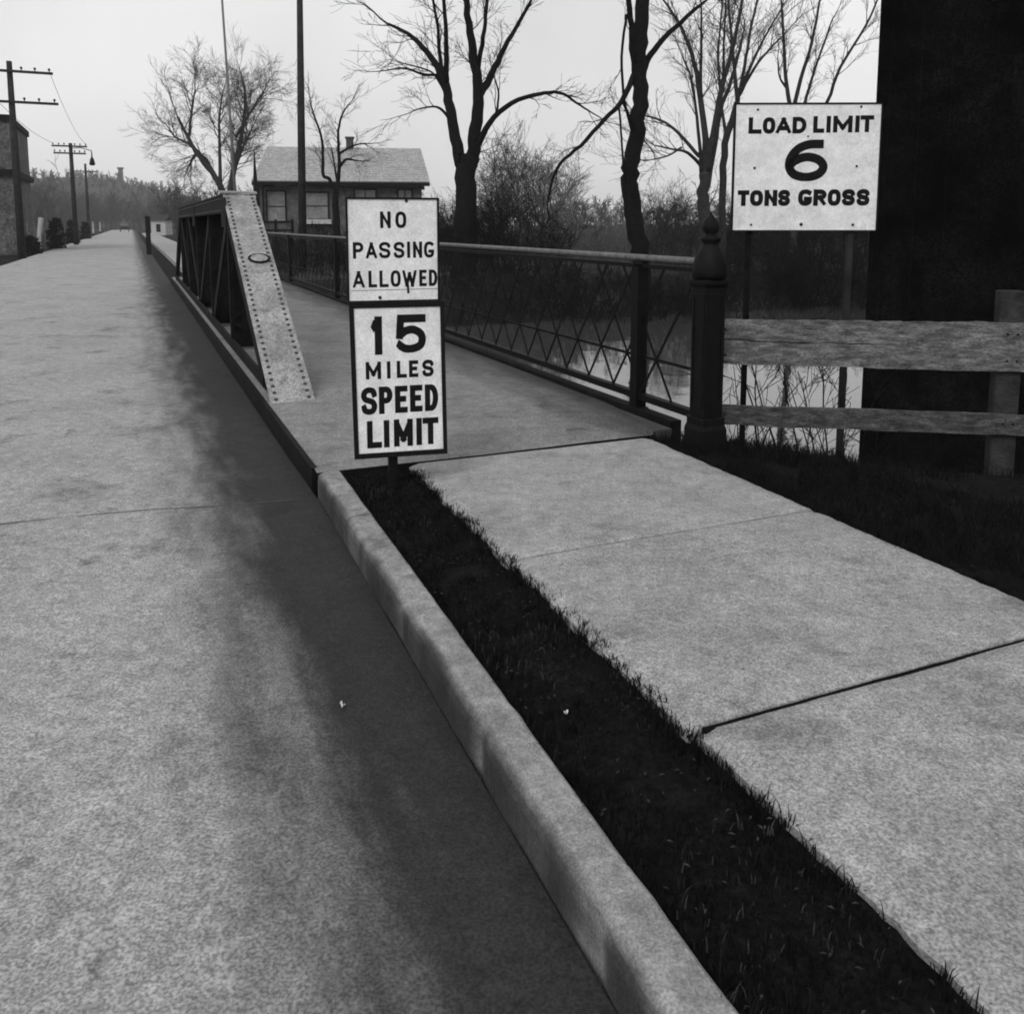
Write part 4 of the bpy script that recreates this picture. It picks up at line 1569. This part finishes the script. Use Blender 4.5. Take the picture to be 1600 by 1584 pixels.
utility_pole('thick dark utility pole rising in front of the house roof', 468, -40, 31, [], .135, group=None, lean=.18)
utility_pole('thin pale mast rising beside the round bare tree', 345, -30, 48, [], .075, name='flag_mast', group=None, material='mast_paint', lean=-.45)
sp_ = at(397, 234, 43)
T = thing('pointed_stake', (sp_.x, sp_.y, -.3), 'tall tapered dark stake at the left end of the house roof', 'stake')
m = MB()
m.tube([(sp_.x, sp_.y, -.4), (sp_.x, sp_.y, at(397, 290, 43).z), (sp_.x, sp_.y, sp_.z)], [.14, .12, .02], 7)
m.build('shaft', 'house_trim', T)
def wire(p, q, sag, label):
    m = MB()
    pts = []
    for i in range(13):
        u = i/12
        v = p.lerp(q, u)
        v.z -= sag*4*u*(1-u)
        pts.append(v)
    m.tube(pts, .012, 4)
    o = m.build('overhead_wire', 'black_iron')
    tag(o, label, 'wire', 'overhead wires between the left poles')
for k in (-.92, .92):
    for (ya, yb, h1_, h2_) in ((112, 229, 1.75, 1.15),):
        p, q = at(14, ya, 38), at(110, yb, 62)
        p = p + Vector((N2[0]*k*h1_, N2[1]*k*h1_ - .15, .2))
        q = q + Vector((N2[0]*k*h2_, N2[1]*k*h2_ - .16, .2))
        wire(p, q, .5, 'thin overhead wire slung between the two nearest left poles, %s of the pair' % ('outer' if k < 0 else 'road side'))

# white roadside posts and dark shrubs on the left
gp = [(53, 1.75, 'leaning white roadside post, nearest of the row on the left'), (68, 1.5, 'second white roadside post from the left edge'),
      (84, 1.6, 'third white roadside post, just past the lamp pole'), (104, 1.6, 'fourth white roadside post along the left of the road'),
      (128, 1.7, 'fifth white roadside post along the left of the road'), (156, 1.7, 'sixth white roadside post, farthest of the row')]
for i, (sd_, h, lab) in enumerate(gp):
    p = P2(sd_, -4.75)
    T = thing('roadside_post', (p.x, p.y, -.3), lab, 'post', 'white posts along the left roadside')
    r = .10 if i == 0 else .11
    lean = .28 if i == 0 else .0
    m = MB()
    m.tube([(p.x - .0, p.y, -.4), (p.x + lean*.4, p.y, h*.45), (p.x + lean, p.y, h)], [r*1.3, r, r*1.3 if i == 0 else r*.9], 8)
    m.build('shaft', 'white_paint', T)
    m = MB()
    m.lathe([(r*1.5, -.4), (r*1.45, .12), (r*1.2, .16)], 8, (p.x, p.y, 0))
    m.build('tarred_foot', 'house_trim', T)
def shrub(label, px, Y, wpx, ytop, ybase, seed):
    random.seed(seed)
    u = Y/FOC
    c = at(px, 350, Y)
    top = at(px, ytop, Y).z
    T = thing('shrub', (c.x, c.y, -.3), label, 'shrub', 'dark shrubs along the left roadside')
    m = MB()
    rx = wpx*u/2
    for i in range(420):
        a, q = random.uniform(0, 2*math.pi), random.random()**.5
        z = random.random()
        k = math.sqrt(max(.08, 1 - (2*z*.75 - .5)**2))
        p = Vector((c.x + rx*q*k*math.cos(a), c.y + rx*q*k*math.sin(a), -.3 + (top + .3)*z))
        for _ in range(2):
            d1, d2 = wob(p, .12), wob(p, .12)
            m.add([p, p + d1, p + d2], [(0, 1, 2)])
    m.build('foliage', 'shrub_dark', T)
    m = MB()
    for i in range(5):
        a = random.uniform(0, 2*math.pi)
        m.tube([(c.x, c.y, -.4), (c.x + rx*.5*math.cos(a), c.y + rx*.5*math.sin(a), top*.7)], [.05, .02], 4)
    m.build('stems', 'bark_dark', T)
for i, (px, Y, wp, yt, lab) in enumerate([(86, 53, 24, 343, 'dark shrub beside the leaning white post'), (112, 68, 20, 346, 'dark shrub at the foot of the lamp pole'),
        (133, 88, 14, 348, 'dark shrub between the third and fourth white posts'), (45, 44, 30, 372, 'low dark shrub at the foot of the brick building')]):
    shrub(lab, px, Y, wp, yt, 385, 70 + i)
rp = at(233, 395, 43)
T = thing('roadside_post', (rp.x, rp.y, -.3), 'dark square post on the right of the road past the bridge', 'post')
m = MB()
zt_ = at(233, 341, 43).z
m.box(rp.x - .09, rp.x + .09, rp.y - .09, rp.y + .09, -.4, zt_)
m.build('shaft', 'house_trim', T, bevel=.01)
m = MB()
m.lathe([(.12, zt_), (.12, zt_ + .04), (.02, zt_ + .12)], 4, (rp.x, rp.y, 0), True)
m.build('cap', 'house_trim', T)

# a small car far down the road
cc = P2(176, -1.2, 0)
cfr = lambda x, y, z: cc + Vector((N2[0]*x + D2[0]*y, N2[1]*x + D2[1]*y, z - .1))
T = thing('car', (cc.x, cc.y, -.1), 'tiny dark old-fashioned car at the far end of the road', 'car')
m = MB()
m.box(-.75, .75, -.2, 2.2, .45, 1.15, cfr)
m.box(-.5, .5, -1.4, -.2, .5, 1.05, cfr)
m.build('body', 'car_paint', T, bevel=.05)
m = MB()
m.hexa([cfr(-.72, -.1, 1.15), cfr(.72, -.1, 1.15), cfr(.72, 2.1, 1.15), cfr(-.72, 2.1, 1.15), cfr(-.66, .1, 1.78), cfr(.66, .1, 1.78), cfr(.66, 2.0, 1.78), cfr(-.66, 2.0, 1.78)])
m.build('cabin', 'window_glass', T)
m = MB()
m.box(-.74, .74, -.1, 2.15, 1.78, 1.88, cfr)
m.build('roof', 'pale_plaster', T, bevel=.03)
for x in (-.7, .7):
    for y in (-1.0, 1.7):
        m = MB()
        m.tube([cfr(x - .07, y, .38), cfr(x + .07, y, .38)], .38, 12)
        m.build('wheel', 'black_iron', T)
    m = MB()
    m.lathe([(.05, .82), (.11, .88), (.11, .98), (.05, 1.02)], 8, cfr(x*.8, -1.5, 0))
    m.build('headlight', 'bolt_metal', T)

# scraps of paper lying about
def scrap(px, py, z, size, ang, label):
    u, v = (px - PCX)/FOC, (PCY - py)/FOC
    d = Vector((u, math.cos(PITCH) + v*math.sin(PITCH), -math.sin(PITCH) + v*math.cos(PITCH)))
    t = (z - CAM_H)/d.z
    p = Vector((d.x*t, d.y*t, z))
    m = MB()
    c, s = math.cos(ang), math.sin(ang)
    vs = []
    for i in range(5):
        for j in range(3):
            x, y = size*(i/4 - .5), size*.4*(j/2 - .5)
            vs.append((p.x + c*x - s*y, p.y + s*x + c*y, z + .006 + .006*math.sin(i*1.7 + j)))
    fs = [(i*3+j, (i+1)*3+j, (i+1)*3+j+1, i*3+j+1) for i in range(4) for j in range(2)]
    m.add(vs, fs)
    m.add([(x, y, z_ - .0015) for x, y, z_ in vs], flip(fs))
    o = m.build('paper_scrap', 'paper')
    tag(o, label, 'litter')
scrap(535, 1103, -.112, .024, -.9, 'small white paper scrap lying on the road beside the kerb')
scrap(884, 1115, -.015, .014, .5, 'tiny white scrap lying in the dark grass strip')

def litter(name, label, spots, size, material):
    m = MB()
    for (x, y, z) in spots:
        a, k = random.uniform(0, 2*math.pi), size*random.uniform(.5, 1.3)
        c_, s_ = math.cos(a)*k, math.sin(a)*k
        m.add([(x - c_, y - s_, z), (x + s_*.35, y - c_*.35, z + k*.25), (x + c_, y + s_, z + k*.1), (x - s_*.35, y + c_*.35, z + k*.3)], [(0, 1, 2), (0, 2, 3)])
    stuff(m.build(name, material), label, 'leaves')
random.seed(91)
sp4 = []
for _ in range(380):
    p = P1(random.uniform(.6, 4.6), random.uniform(.92, 1.36))
    sp4.append((p.x, p.y, .0))
for _ in range(420):
    p = P1(random.uniform(.6, 5.2), random.uniform(3.0, 5.2))
    q = st(p)
    sp4.append((p.x, p.y, ground_h(*q) + .035))
for _ in range(90):
    p = P1(random.uniform(.8, 8), .76 - abs(random.gauss(0, .16)))
    sp4.append((p.x, p.y, -.128))
for _ in range(40):
    p = P1(random.uniform(.6, 4.6), random.uniform(1.36, 2.95))
    sp4.append((p.x, p.y, .006))
litter('fallen_leaves', 'scattered dry leaf bits and straw on the grass strip and gutter', sp4, .008, 'leaf_litter')

# ================================================================== HAZE
hz_ = MB()
hz_.box(-2200, 2200, -60, 2200, -6, 60)
ho = hz_.build('haze', 'soil')
hm = bpy.data.materials.new('haze')
hm.use_nodes = True
hn_ = hm.node_tree
hn_.nodes.clear()
ho_ = hn_.nodes.new('ShaderNodeOutputMaterial')
pv = hn_.nodes.new('ShaderNodeVolumePrincipled')
pv.inputs['Color'].default_value = (.95, .95, .95, 1)
pv.inputs['Density'].default_value = .00045
pv.inputs['Anisotropy'].default_value = .1
hn_.links.new(pv.outputs[0], ho_.inputs['Volume'])
ho.data.materials[0] = hm
ho['kind'] = 'stuff'
ho['label'] = 'thin pale haze lying over the whole scene'
ho['category'] = 'haze'
